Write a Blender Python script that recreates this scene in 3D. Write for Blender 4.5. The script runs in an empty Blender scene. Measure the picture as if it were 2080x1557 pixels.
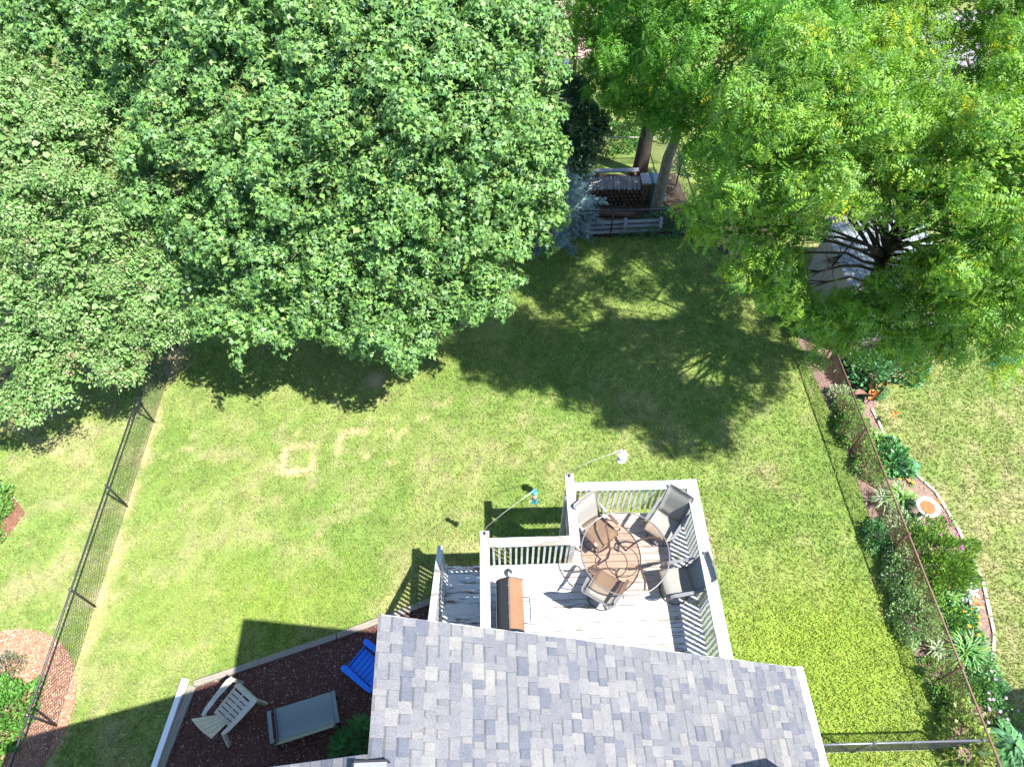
import bpy, math, random
import numpy as np
from mathutils import Vector, Matrix

# ------------------------------------------------------------------ camera, sky, sun, exposure
SC = bpy.context.scene
COL = SC.collection
H = 15.0                      # drone height above the lawn
FPX = 1441.0                  # focal length in photograph pixels (2080 wide)
PITCH = math.radians(54.5)    # below the horizon
YAW = math.radians(-1.9)
cam = bpy.data.objects.new('camera', bpy.data.cameras.new('camera'))
COL.objects.link(cam)
cam.location = (0, 0, H)
cam.rotation_euler = (math.radians(90) - PITCH, 0, YAW)
cam.data.sensor_fit = 'HORIZONTAL'
cam.data.sensor_width = 36.0
cam.data.lens = 36.0 * FPX / 2080.0
cam.data.clip_start = 0.1
cam.data.clip_end = 1500
SC.camera = cam
SX, SY = 0.528, -0.322        # horizontal reach towards the sun per metre of height
sun_el = math.atan2(1.0, math.hypot(SX, SY))
world = bpy.data.worlds.new('World')
SC.world = world
world.use_nodes = True
wn = world.node_tree
wn.nodes.clear()
sky = wn.nodes.new('ShaderNodeTexSky')
sky.sky_type = 'NISHITA'
sky.sun_disc = False
sky.sun_elevation = sun_el
sky.sun_rotation = math.atan2(SX, SY)
sky.air_density = 1.0
sky.dust_density = 0.4
sky.ozone_density = 3.0
bg = wn.nodes.new('ShaderNodeBackground')
bg.inputs['Strength'].default_value = 0.12
wo = wn.nodes.new('ShaderNodeOutputWorld')
wn.links.new(sky.outputs[0], bg.inputs[0])
wn.links.new(bg.outputs[0], wo.inputs[0])
sun = bpy.data.objects.new('sun', bpy.data.lights.new('sun', 'SUN'))
COL.objects.link(sun)
sun.data.energy = 5.0
sun.data.angle = math.radians(0.53)
sun.data.color = (1.0, 0.965, 0.9)
sun.rotation_euler = Vector((SX, SY, 1.0)).to_track_quat('Z', 'Y').to_euler()
sun.location = (20, -12, 38)
SC.view_settings.view_transform = 'Standard'
SC.view_settings.look = 'None'
SC.view_settings.exposure = 1.44
SC.view_settings.gamma = 1.0
SC.view_settings.use_curve_mapping = False
SC.cycles.max_bounces = 8
SC.cycles.transparent_max_bounces = 12

rnd = random.Random(7)
rng = np.random.default_rng(11)
_cy, _sy = math.cos(YAW), math.sin(YAW)


def P(u, v, z=0.0):
    """world x, y of the point at height z that the photograph shows at pixel u, v (survey helper)"""
    x = (u - 1040) / FPX
    y = (778.5 - v) / FPX
    dy = math.cos(PITCH) + y * math.sin(PITCH)
    dz = -math.sin(PITCH) + y * math.cos(PITCH)
    t = (H - z) / -dz
    X, Y = x * t, dy * t
    return (X * _cy - Y * _sy, X * _sy + Y * _cy)


def P3(u, v, z):
    a = P(u, v, z)
    return (a[0], a[1], z)


# ------------------------------------------------------------------ materials
def new_mat(name):
    m = bpy.data.materials.new(name)
    m.use_nodes = True
    nt = m.node_tree
    nt.nodes.clear()
    out = nt.nodes.new('ShaderNodeOutputMaterial')
    return m, nt, out


def principled(nt, rough=0.6, spec=0.4, metal=0.0):
    b = nt.nodes.new('ShaderNodeBsdfPrincipled')
    b.inputs['Roughness'].default_value = rough
    b.inputs['Specular IOR Level'].default_value = spec
    b.inputs['Metallic'].default_value = metal
    return b


def coords(nt, scale=(1, 1, 1), rand=True):
    tc = nt.nodes.new('ShaderNodeTexCoord')
    mp = nt.nodes.new('ShaderNodeMapping')
    mp.inputs['Scale'].default_value = scale
    nt.links.new(tc.outputs['Object'], mp.inputs['Vector'])
    if rand:
        oi = nt.nodes.new('ShaderNodeObjectInfo')
        mu = nt.nodes.new('ShaderNodeMath')
        mu.operation = 'MULTIPLY'
        mu.inputs[1].default_value = 57.0
        nt.links.new(oi.outputs['Random'], mu.inputs[0])
        nt.links.new(mu.outputs[0], mp.inputs['Location'])
    return mp.outputs[0]


def noise(nt, vec, scale, detail=4, rough=0.6):
    n = nt.nodes.new('ShaderNodeTexNoise')
    n.inputs['Scale'].default_value = scale
    n.inputs['Detail'].default_value = detail
    n.inputs['Roughness'].default_value = rough
    nt.links.new(vec, n.inputs['Vector'])
    return n.outputs['Fac']


def ramp(nt, fac, stops):
    r = nt.nodes.new('ShaderNodeValToRGB')
    els = r.color_ramp.elements
    while len(els) > 1:
        els.remove(els[0])
    els[0].position = stops[0][0]
    els[0].color = (*stops[0][1], 1) if len(stops[0][1]) == 3 else stops[0][1]
    for p, c in stops[1:]:
        e = els.new(p)
        e.color = (*c, 1)
    nt.links.new(fac, r.inputs[0])
    return r.outputs[0]


def mixc(nt, fac, a, b, mode='MIX'):
    m = nt.nodes.new('ShaderNodeMix')
    m.data_type = 'RGBA'
    m.blend_type = mode
    for s, val in ((m.inputs[0], fac), (m.inputs[6], a), (m.inputs[7], b)):
        if isinstance(val, (int, float)):
            s.default_value = val
        elif isinstance(val, tuple):
            s.default_value = (*val, 1) if len(val) == 3 else val
        else:
            nt.links.new(val, s)
    return m.outputs[2]


def bump(nt, b, h, strength=0.3, dist=0.01):
    bp = nt.nodes.new('ShaderNodeBump')
    bp.inputs['Strength'].default_value = strength
    bp.inputs['Distance'].default_value = dist
    nt.links.new(h, bp.inputs['Height'])
    nt.links.new(bp.outputs[0], b.inputs['Normal'])


def simple(name, c1, c2=None, rough=0.6, spec=0.4, metal=0.0, scale=30.0, stretch=(1, 1, 1), bmp=0.0):
    m, nt, out = new_mat(name)
    b = principled(nt, rough, spec, metal)
    if c2 is None:
        c2 = tuple(x * 0.75 for x in c1)
    v = coords(nt, stretch)
    f = noise(nt, v, scale, 5)
    c = ramp(nt, f, [(0.3, c2), (0.7, c1)])
    nt.links.new(c, b.inputs['Base Color'])
    if bmp:
        bump(nt, b, f, bmp, 0.01)
    nt.links.new(b.outputs[0], out.inputs[0])
    return m


def painted_wood(name, paint=(0.76, 0.77, 0.78), under=(0.30, 0.27, 0.23), wear=0.60, seam=(0.35, 0.33, 0.3)):
    """white paint peeling along the grain (grain runs along local x)"""
    m, nt, out = new_mat(name)
    b = principled(nt, 0.6, 0.3)
    v1 = coords(nt, (2.2, 26, 26))
    v2 = coords(nt, (0.9, 2.2, 2.2))
    n1 = noise(nt, v1, 1.6, 6, 0.65)
    n2 = noise(nt, v2, 1.1, 3, 0.5)
    ad = nt.nodes.new('ShaderNodeMath')
    ad.operation = 'MULTIPLY_ADD'
    ad.inputs[1].default_value = 0.55
    nt.links.new(n2, ad.inputs[0])
    nt.links.new(n1, ad.inputs[2])
    mask = ramp(nt, ad.outputs[0], [(wear + 0.24, (0, 0, 0)), (wear + 0.31, (1, 1, 1))])
    g = noise(nt, coords(nt, (3, 60, 60)), 2.0, 4)
    wood = ramp(nt, g, [(0.3, tuple(x * 0.5 for x in under)), (0.7, under)])
    fine = noise(nt, coords(nt, (6, 40, 40)), 2.5, 4)
    pc = ramp(nt, fine, [(0.25, tuple(x * 0.84 for x in paint)), (0.6, paint)])
    c = mixc(nt, mask, pc, wood)
    nt.links.new(c, b.inputs['Base Color'])
    bump(nt, b, n1, 0.25, 0.004)
    nt.links.new(b.outputs[0], out.inputs[0])
    return m


def attr_mat(name, rough=0.5, spec=0.4, trans=0.0, fine=None, tmul=1.0):
    """colour from the mesh's Col attribute, plus fine natural variation"""
    m, nt, out = new_mat(name)
    a = nt.nodes.new('ShaderNodeAttribute')
    a.attribute_name = 'Col'
    b = principled(nt, rough, spec)
    c = a.outputs['Color']
    if fine:
        f = noise(nt, coords(nt, (1, 1, 1), False), fine[0], 3, 0.7)
        g = ramp(nt, f, [(0.3, (fine[1],) * 3), (0.7, (fine[2],) * 3)])
        c = mixc(nt, 1.0, c, g, 'MULTIPLY')
    nt.links.new(c, b.inputs['Base Color'])
    if trans > 0:
        t = nt.nodes.new('ShaderNodeBsdfTranslucent')
        tc = mixc(nt, 1.0, c, (1.0 * tmul, 1.25 * tmul, 0.5 * tmul), 'MULTIPLY')
        nt.links.new(tc, t.inputs['Color'])
        mx = nt.nodes.new('ShaderNodeMixShader')
        mx.inputs[0].default_value = trans
        nt.links.new(b.outputs[0], mx.inputs[1])
        nt.links.new(t.outputs[0], mx.inputs[2])
        nt.links.new(mx.outputs[0], out.inputs[0])
    else:
        nt.links.new(b.outputs[0], out.inputs[0])
    return m


def shingle_mat():
    m, nt, out = new_mat('asphalt_shingle_granules')
    a = nt.nodes.new('ShaderNodeAttribute')
    a.attribute_name = 'Col'
    b = principled(nt, 0.85, 0.25)
    v = coords(nt, (1, 1, 1))
    f = noise(nt, v, 170.0, 2, 0.8)
    g = ramp(nt, f, [(0.34, (0.52, 0.52, 0.53)), (0.5, (1.0, 1.0, 1.0)), (0.66, (1.6, 1.58, 1.52))])
    f2 = noise(nt, v, 9.0, 3, 0.6)
    g2 = ramp(nt, f2, [(0.3, (0.9, 0.9, 0.93)), (0.7, (1.1, 1.1, 1.06))])
    c = mixc(nt, 1.0, a.outputs['Color'], g, 'MULTIPLY')
    c = mixc(nt, 1.0, c, g2, 'MULTIPLY')
    nt.links.new(c, b.inputs['Base Color'])
    bump(nt, b, f, 0.5, 0.002)
    nt.links.new(b.outputs[0], out.inputs[0])
    return m


def glass_tint(name, tint):
    m, nt, out = new_mat(name)
    t = nt.nodes.new('ShaderNodeBsdfTransparent')
    t.inputs['Color'].default_value = (*tint, 1)
    g = nt.nodes.new('ShaderNodeBsdfGlossy')
    g.inputs['Roughness'].default_value = 0.03
    fr = nt.nodes.new('ShaderNodeFresnel')
    fr.inputs['IOR'].default_value = 1.45
    mx = nt.nodes.new('ShaderNodeMixShader')
    nt.links.new(fr.outputs[0], mx.inputs[0])
    nt.links.new(t.outputs[0], mx.inputs[1])
    nt.links.new(g.outputs[0], mx.inputs[2])
    nt.links.new(mx.outputs[0], out.inputs[0])
    return m


M_shingle = shingle_mat()
M_paint = painted_wood('weathered_white_paint', paint=(0.5, 0.515, 0.54), wear=0.60)
M_paint_worn = painted_wood('peeling_white_paint', paint=(0.5, 0.51, 0.53), wear=0.53)
M_board = painted_wood('deck_board_paint', paint=(0.47, 0.48, 0.505), wear=0.60)
M_tread = painted_wood('worn_tread_paint', paint=(0.62, 0.64, 0.66), under=(0.17, 0.10, 0.07), wear=0.575)
M_white = simple('white_metal', (0.8, 0.8, 0.8), (0.74, 0.74, 0.75), 0.45)
M_siding = simple('pale_siding', (0.55, 0.55, 0.52), (0.5, 0.5, 0.47), 0.7)
M_brick = simple('chimney_brick', (0.28, 0.12, 0.08), (0.2, 0.08, 0.06), 0.85)
M_timber = simple('grey_timber', (0.30, 0.27, 0.22), (0.15, 0.13, 0.11), 0.85, scale=6, stretch=(1, 14, 14), bmp=0.4)
M_black = simple('black_coated_steel', (0.03, 0.032, 0.036), (0.02, 0.02, 0.024), 0.4, 0.5)
M_rust = simple('rusty_brown_steel', (0.20, 0.11, 0.08), (0.12, 0.06, 0.045), 0.65, scale=60)
M_sling = simple('taupe_sling_fabric', (0.30, 0.295, 0.27), (0.17, 0.165, 0.15), 0.85, scale=90, bmp=0.3)
M_sling_dark = simple('slate_sling_fabric', (0.22, 0.26, 0.275), (0.14, 0.17, 0.18), 0.85, scale=90, bmp=0.3)
M_frame = simple('bronze_grey_frame', (0.13, 0.12, 0.125), (0.09, 0.085, 0.09), 0.4, 0.5, 0.3)
M_framel = simple('pewter_arm', (0.22, 0.215, 0.225), (0.16, 0.155, 0.165), 0.45, 0.5, 0.3)
M_darkframe = simple('dark_frame', (0.03, 0.03, 0.03), (0.015, 0.015, 0.015), 0.5)
M_glass = glass_tint('bronze_table_glass', (0.92, 0.83, 0.755))
M_bronze = simple('bronze_enamel', (0.36, 0.205, 0.125), (0.32, 0.18, 0.11), 0.35, 0.55, 0.3, scale=4)
M_grillblack = simple('black_enamel', (0.028, 0.031, 0.036), (0.02, 0.022, 0.026), 0.3, 0.5, 0.0)
M_chrome = simple('polished_steel', (0.6, 0.6, 0.6), (0.45, 0.45, 0.45), 0.25, 0.5, 0.95)
M_beige = simple('weathered_beige_plastic', (0.56, 0.52, 0.43), (0.44, 0.41, 0.34), 0.55, scale=12)
M_blue = simple('bright_blue_plastic', (0.006, 0.20, 0.85), (0.005, 0.15, 0.68), 0.4)
M_teal = simple('teal_plastic', (0.01, 0.24, 0.28), (0.01, 0.2, 0.22), 0.4)
M_clear = simple('seed_filled_tube', (0.55, 0.5, 0.42), (0.5, 0.22, 0.14), 0.25, 0.5, scale=25)
M_bark_d = simple('dark_bark', (0.06, 0.045, 0.035), (0.025, 0.02, 0.016), 0.9, scale=14, stretch=(1, 1, 0.25), bmp=0.8)
M_bark_g = simple('grey_bark', (0.26, 0.23, 0.185), (0.09, 0.08, 0.06), 0.9, scale=16, stretch=(1, 1, 0.4), bmp=0.8)
M_twig = simple('bare_twig', (0.24, 0.18, 0.15), (0.12, 0.09, 0.08), 0.8)
M_log = simple('split_firewood', (0.27, 0.26, 0.25), (0.12, 0.10, 0.09), 0.85, scale=14, stretch=(1, 6, 6))
M_logd = simple('dark_rotting_wood', (0.16, 0.09, 0.06), (0.05, 0.03, 0.022), 0.9, scale=10)
M_stone = simple('pale_stone', (0.42, 0.41, 0.39), (0.3, 0.29, 0.28), 0.8, scale=10)
M_water = simple('brown_leafy_water', (0.36, 0.17, 0.06), (0.2, 0.09, 0.035), 0.12, 0.6, scale=14)
M_rustleaf = simple('orange_rust_metal', (0.5, 0.19, 0.035), (0.28, 0.09, 0.03), 0.5, 0.5, 0.4, scale=14)
M_shedroof = simple('pale_blue_grey_roofing', (0.27, 0.30, 0.34), (0.18, 0.2, 0.23), 0.7, scale=14)
M_shedwall = simple('taupe_shed_wall', (0.33, 0.31, 0.30), (0.27, 0.25, 0.24), 0.8)
M_lgrey = simple('light_grey_board', (0.30, 0.31, 0.33), (0.18, 0.185, 0.19), 0.7, scale=8, stretch=(1, 10, 10))
M_leaf = attr_mat('maple_leaf', 0.5, 0.45, 0.25)
M_leaf2 = attr_mat('locust_leaf', 0.5, 0.4, 0.4)
M_needle = attr_mat('spruce_needle', 0.6, 0.3)
M_plant = attr_mat('garden_leaf', 0.45, 0.45, 0.2)
M_grass = attr_mat('grass_blades', 0.6, 0.25, 0.18)
M_soil = attr_mat('lawn_thatch', 0.95, 0.1, 0.0, (60.0, 0.7, 1.25))
M_chip = attr_mat('mulch_chips', 0.9, 0.15)
M_fine = simple('concrete', (0.25, 0.235, 0.24), (0.18, 0.17, 0.175), 0.9, scale=3)
M_window = simple('window_glass', (0.04, 0.05, 0.06), (0.03, 0.04, 0.05), 0.08, 0.6)


# ------------------------------------------------------------------ object helpers
def tag(o, label=None, cat=None, group=None, kind=None):
    if label:
        o['label'] = label
    if cat:
        o['category'] = cat
    if group:
        o['group'] = group
    if kind:
        o['kind'] = kind
    return o


def thing(name, label, cat, loc=(0, 0, 0), rz=0.0, group=None):
    o = bpy.data.objects.new(name, None)
    o.empty_display_size = 0.1
    COL.objects.link(o)
    o.location = loc
    o.rotation_euler = (0, 0, rz)
    return tag(o, label, cat, group)


def link(name, me, mat, parent=None, loc=None, rot=None, kind=None, smooth=False):
    if mat and not me.materials:
        me.materials.append(mat)
    if smooth:
        me.polygons.foreach_set('use_smooth', [True] * len(me.polygons))
    o = bpy.data.objects.new(name, me)
    COL.objects.link(o)
    if parent is not None:
        o.parent = parent
    if loc is not None:
        o.location = loc
    if rot is not None:
        o.rotation_euler = rot
    if kind:
        o['kind'] = kind
    return o


class MB:
    def __init__(s):
        s.v = []
        s.f = []
        s.c = []
        s.col = None

    def _add(s, vs, fs):
        b = len(s.v)
        s.v.extend([tuple(p) for p in vs])
        s.f.extend([tuple(i + b for i in f) for f in fs])
        s.c.extend([s.col or (1, 1, 1)] * len(fs))

    def box(s, x0, x1, y0, y1, z0, z1):
        s._add([(x0, y0, z0), (x1, y0, z0), (x1, y1, z0), (x0, y1, z0), (x0, y0, z1), (x1, y0, z1), (x1, y1, z1), (x0, y1, z1)],
               [(0, 3, 2, 1), (4, 5, 6, 7), (0, 1, 5, 4), (1, 2, 6, 5), (2, 3, 7, 6), (3, 0, 4, 7)])
        return s

    def beam(s, p0, p1, w, h, up=(0, 0, 1)):
        p0, p1, up = Vector(p0), Vector(p1), Vector(up)
        d = (p1 - p0).normalized()
        a = d.cross(up)
        if a.length < 1e-4:
            a = d.cross(Vector((1, 0, 0)))
        a.normalize()
        b = a.cross(d).normalized()
        a *= w / 2
        b *= h / 2
        vs = [p + i * a + j * b for p in (p0, p1) for (i, j) in ((-1, -1), (1, -1), (1, 1), (-1, 1))]
        s._add(vs, [(0, 1, 2, 3), (7, 6, 5, 4), (0, 4, 5, 1), (1, 5, 6, 2), (2, 6, 7, 3), (3, 7, 4, 0)])
        return s

    def tube(s, pts, r, n=6, cap=True):
        pts = [Vector(p) for p in pts]
        rs = r if isinstance(r, (list, tuple)) else [r] * len(pts)
        rings = []
        prev = None
        for i, p in enumerate(pts):
            d = (pts[min(i + 1, len(pts) - 1)] - pts[max(i - 1, 0)])
            if d.length < 1e-7:
                d = Vector((0, 0, 1))
            d.normalize()
            if prev is None:
                a = d.orthogonal().normalized()
            else:
                a = (prev - d * prev.dot(d))
                a = a.normalized() if a.length > 1e-5 else d.orthogonal().normalized()
            prev = a
            b = d.cross(a)
            rings.append([p + (a * math.cos(t) + b * math.sin(t)) * rs[i] for t in [2 * math.pi * k / n for k in range(n)]])
        vs = [q for ring in rings for q in ring]
        fs = []
        for i in range(len(pts) - 1):
            for k in range(n):
                k2 = (k + 1) % n
                fs.append((i * n + k, i * n + k2, (i + 1) * n + k2, (i + 1) * n + k))
        if cap:
            fs.append(tuple(range(n - 1, -1, -1)))
            fs.append(tuple((len(pts) - 1) * n + k for k in range(n)))
        s._add(vs, fs)
        return s

    def ring(s, c, R, r, n=40, m=6, squash=1.0, tilt=None):
        vs, fs = [], []
        for i in range(n):
            t = 2 * math.pi * i / n
            for j in range(m):
                q = 2 * math.pi * j / m
                rr = R + r * math.cos(q)
                vs.append((c[0] + rr * math.cos(t), c[1] + rr * math.sin(t), c[2] + r * squash * math.sin(q)))
        for i in range(n):
            for j in range(m):
                fs.append((i * m + j, ((i + 1) % n) * m + j, ((i + 1) % n) * m + (j + 1) % m, i * m + (j + 1) % m))
        s._add(vs, fs)
        return s

    def lathe(s, prof, n=20, c=(0, 0, 0)):
        vs, fs = [], []
        for (r, z) in prof:
            for i in range(n):
                t = 2 * math.pi * i / n
                vs.append((c[0] + r * math.cos(t), c[1] + r * math.sin(t), c[2] + z))
        for k in range(len(prof) - 1):
            for i in range(n):
                fs.append((k * n + i, k * n + (i + 1) % n, (k + 1) * n + (i + 1) % n, (k + 1) * n + i))
        fs.append(tuple(range(n - 1, -1, -1)))
        fs.append(tuple((len(prof) - 1) * n + i for i in range(n)))
        s._add(vs, fs)
        return s

    def poly(s, pts, z0, z1):
        n = len(pts)
        vs = [(p[0], p[1], z0) for p in pts] + [(p[0], p[1], z1) for p in pts]
        fs = [tuple(range(n - 1, -1, -1)), tuple(range(n, 2 * n))]
        for i in range(n):
            fs.append((i, (i + 1) % n, n + (i + 1) % n, n + i))
        s._add(vs, fs)
        return s

    def sheet(s, rows, thick=0.012):
        """rows: list of rows of points; a thin solid strip"""
        nr, nc = len(rows), len(rows[0])
        top = [Vector(p) for r in rows for p in r]
        nrm = []
        for i in range(nr):
            for j in range(nc):
                a = top[min(i + 1, nr - 1) * nc + j] - top[max(i - 1, 0) * nc + j]
                b = top[i * nc + min(j + 1, nc - 1)] - top[i * nc + max(j - 1, 0)]
                q = b.cross(a)
                nrm.append(q.normalized() if q.length > 1e-9 else Vector((0, 0, 1)))
        bot = [p - q * thick for p, q in zip(top, nrm)]
        N = nr * nc
        fs = []
        for i in range(nr - 1):
            for j in range(nc - 1):
                a, b, c, d = i * nc + j, i * nc + j + 1, (i + 1) * nc + j + 1, (i + 1) * nc + j
                fs.append((a, b, c, d))
                fs.append((N + d, N + c, N + b, N + a))
        for i in range(nr - 1):
            for j in (0, nc - 1):
                a, d = i * nc + j, (i + 1) * nc + j
                fs.append((a, d, N + d, N + a))
        for j in range(nc - 1):
            for i in (0, nr - 1):
                a, b = i * nc + j, i * nc + j + 1
                fs.append((a, b, N + b, N + a))
        s._add(top + bot, fs)
        return s

    def mesh(s, name, colored=False):
        me = bpy.data.meshes.new(name)
        me.from_pydata(s.v, [], s.f)
        if colored:
            ca = me.color_attributes.new('Col', 'FLOAT_COLOR', 'CORNER')
            arr = []
            for p, c in zip(me.polygons, s.c):
                arr.extend((*c, 1.0) * p.loop_total)
            ca.data.foreach_set('color', arr)
        me.update()
        return me

    def build(s, name, mat, parent=None, loc=None, rot=None, kind=None, smooth=False, colored=False):
        return link(name, s.mesh(name, colored), mat, parent, loc, rot, kind, smooth)


def np_mesh(name, V, Fc, C, mat, parent=None, kind=None, smooth=False):
    """V (n,3), Fc (m,k) all faces with k corners, C (n,3) vertex colour"""
    me = bpy.data.meshes.new(name)
    n, (m, k) = len(V), Fc.shape
    me.vertices.add(n)
    me.vertices.foreach_set('co', V.astype(np.float32).ravel())
    me.loops.add(m * k)
    me.loops.foreach_set('vertex_index', Fc.astype(np.int32).ravel())
    me.polygons.add(m)
    me.polygons.foreach_set('loop_start', np.arange(0, m * k, k, dtype=np.int32))
    me.polygons.foreach_set('loop_total', np.full(m, k, dtype=np.int32))
    if C is not None:
        ca = me.color_attributes.new('Col', 'FLOAT_COLOR', 'POINT')
        ca.data.foreach_set('color', np.concatenate([C, np.ones((n, 1))], 1).astype(np.float32).ravel())
    me.update(calc_edges=True)
    me.validate()
    return link(name, me, mat, parent, kind=kind, smooth=smooth)


def nz(v):
    return v / np.maximum(np.linalg.norm(v, axis=-1, keepdims=True), 1e-9)


def spread(T, TF, pos, ydir, zdir, scale, col, xs=None):
    """copies of template T (t,3) with faces TF at pos, y axis along ydir, z near zdir -> arrays"""
    y = nz(ydir)
    x = nz(np.cross(y, zdir))
    z = np.cross(x, y)
    sx = scale if xs is None else xs
    V = (pos[:, None, :] + T[None, :, 0:1] * (x * sx[:, None])[:, None, :]
         + T[None, :, 1:2] * (y * scale[:, None])[:, None, :] + T[None, :, 2:3] * (z * scale[:, None])[:, None, :])
    n, t = len(pos), len(T)
    Fc = (TF[None] + (np.arange(n) * t)[:, None, None]).reshape(-1, TF.shape[1])
    C = np.repeat(col[:, None, :], t, 1).reshape(-1, 3)
    return V.reshape(-1, 3), Fc, C


def merge(parts):
    Vs, Fs, Cs, b = [], [], [], 0
    for V, Fc, C in parts:
        Vs.append(V)
        Fs.append(Fc + b)
        Cs.append(C)
        b += len(V)
    return np.concatenate(Vs), np.concatenate(Fs), np.concatenate(Cs)


# lattice value noise in numpy (terrain and lawn variation)
_lat = rng.random((256, 256))


def vnoise(x, y, f, seed=0):
    x = x * f + 31.7 * seed + 1000
    y = y * f + 17.3 * seed + 1000
    xi = np.floor(x).astype(int)
    yi = np.floor(y).astype(int)
    fx = x - xi
    fy = y - yi
    fx = fx * fx * (3 - 2 * fx)
    fy = fy * fy * (3 - 2 * fy)
    g = lambda a, b: _lat[a % 256, b % 256]
    return ((g(xi, yi) * (1 - fx) + g(xi + 1, yi) * fx) * (1 - fy) + (g(xi, yi + 1) * (1 - fx) + g(xi + 1, yi + 1) * fx) * fy)


def fbm(x, y, f, seed=0, o=4):
    s = 0
    a = 1
    t = 0
    for i in range(o):
        s = s + a * vnoise(x, y, f * 2 ** i, seed + i)
        t += a
        a *= 0.6
    return s / t


def inpoly(x, y, poly):
    ins = np.zeros(x.shape, bool)
    n = len(poly)
    for i in range(n):
        x0, y0 = poly[i]
        x1, y1 = poly[(i + 1) % n]
        c = ((y0 > y) != (y1 > y)) & (x < (x1 - x0) * (y - y0) / ((y1 - y0) + 1e-12) + x0)
        ins ^= c
    return ins


# ------------------------------------------------------------------ the ground
BED = [(-6.22, 3.50), (-2.61, 4.62), (-1.30, 5.10), (-0.3, 5.0), (-0.3, 2.0), (-1.0, 0.2), (-6.9, 0.2), (-6.55, 2.05)]
CIRC = [(-10.1 + 1.62 * math.cos(t), 3.1 + 1.66 * math.sin(t)) for t in np.linspace(0, 2 * math.pi, 40, endpoint=False)]
NBED = [(8.75, 13.8), (8.15, 11.9), (8.25, 10.6), (8.42, 9.2), (8.42, 7.4), (8.40, 5.9), (8.30, 4.6), (8.35, 3.5), (8.45, 2.4), (8.5, 0.0),
        (9.3, 0.0), (9.1, 2.2), (9.74, 3.29), (10.08, 3.96), (10.31, 5.1), (10.27, 6.36), (10.12, 7.23), (9.77, 7.8), (9.50, 8.6), (9.45, 9.5),
        (10.0, 10.3), (11.4, 10.9), (12.4, 11.3), (12.0, 12.3), (10.4, 12.6)]
BACKBED = [(1.3, 16.1), (6.3, 16.0), (8.2, 13.2), (8.9, 14.0), (8.2, 17.6), (6.2, 17.4), (6.0, 19.0), (1.0, 19.0)]
LBED = [(-12.5, 5.2), (-11.2, 6.65), (-10.95, 7.4), (-11.4, 7.9), (-13.5, 8.2)]
ALLBEDS = [BED, CIRC, NBED, BACKBED, LBED]


def sq_mask(x, y, cx, cy, hw, ang, w):
    c, s = math.cos(ang), math.sin(ang)
    a = np.abs((x - cx) * c + (y - cy) * s)
    b = np.abs(-(x - cx) * s + (y - cy) * c)
    d = np.abs(np.maximum(a, b) - hw)
    return np.clip(1 - d / w, 0, 1)


def lawn_color(x, y):
    """living grass colour: green, clover, dry straw and bare soil patches"""
    n = fbm(x, y, 0.55, 1, 5)
    n2 = fbm(x, y, 2.3, 9, 4)
    n3 = fbm(x, y, 0.25, 20, 3)
    green = np.stack([0.275 + 0.07 * (n2 - .5), 0.34 + 0.06 * (n2 - .5), 0.095 + 0.0 * n], -1)
    lush = np.array([0.18, 0.29, 0.06])
    straw = np.array([0.40, 0.375, 0.19])
    soil = np.array([0.46, 0.34, 0.22])
    clover = np.array([0.28, 0.38, 0.055])
    w = np.clip((n - 0.42) * 3.0, 0, .7)[..., None]
    c = green * (1 - w) + lush * w
    fence_n = np.clip((n3 + 0.5 * n2 - 0.66) * 4.0, 0, 1)
    dry = np.clip((n2 * 0.80 + (1 - n) * 0.34 - 0.55) * 3.0, 0, 0.7)
    neigh = np.clip((x - 8.8) * 2, 0, 1) * 0.22 + np.clip((-8.6 - x) * 2, 0, 1) * 0.1
    dry = np.clip(dry + neigh * n2 * 1.5, 0, 0.9)
    dry = dry * (1 - 0.75 * np.clip((y - 9.6) / 1.5, 0, 1) * (x > -8) * (x < 8.5) * (y < 19))
    c = c * (1 - dry[..., None]) + straw * dry[..., None]
    mot = fbm(x, y, 7.5, 90, 3)
    c = c * (0.70 + 0.66 * mot)[..., None]
    # clover-rich, brighter stretch beside the house
    cl = np.clip(1.2 - np.hypot((x - 6.2) / 2.9, (y - 3.3) / 2.4), 0, 1)
    cl = 0.8 * np.clip(cl * 1.3 + (n2 - .5) * 1.2 * np.clip(cl * 3, 0, 1), 0, 1) * (x < 8.6) * (x > 3.2)
    cl2 = np.clip(1 - np.hypot((x + 5.2) / 3.3, (y - 5.0) / 1.7), 0, 1) * 0.75
    cl = np.maximum(cl, cl2 * np.clip(n * 1.6 - .2, 0, 1))
    c = c * (1 - cl[..., None]) + clover * (0.62 + 0.76 * fbm(x, y, 2.6, 55, 4))[..., None] * cl[..., None]
    # bare soil freckles
    nb = fbm(x, y, 3.1, 40, 3)
    zone = np.clip(1.25 - np.hypot((x + 1.6) / 3.0, (y - 9.8) / 1.8), 0, 1)
    bare = np.clip((nb - 0.76 + 0.15 * zone) * 4, 0, .7)
    sq = np.maximum(sq_mask(x, y, -4.87, 8.62, 0.33, 0.06, 0.10), sq_mask(x, y, -3.62, 9.06, 0.30, 0.0, 0.11) * np.clip(nb * 3.2 - 1.0, 0, 1))
    fb = np.clip(1 - np.abs(x + 8.58) / 0.16, 0, 1) * np.clip(n2 * 2.2 - .35, 0, 1)
    fb2 = np.clip(1 - np.hypot(x + 3.22, y - 10.9) / 0.35, 0, 1)
    bare = np.clip(bare + sq * 0.95 + fb * 1.0 + fb2, 0, 1)
    bare = np.clip(bare + sq * 0.0, 0, 1)
    c = c * (1 - bare[..., None]) + soil * bare[..., None]
    far = np.clip((y - 20) / 3, 0, 1)[..., None] * 0.6
    yel = np.array([0.20, 0.235, 0.07])
    c = c * (1 - far) + yel * far
    return c, bare


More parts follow.
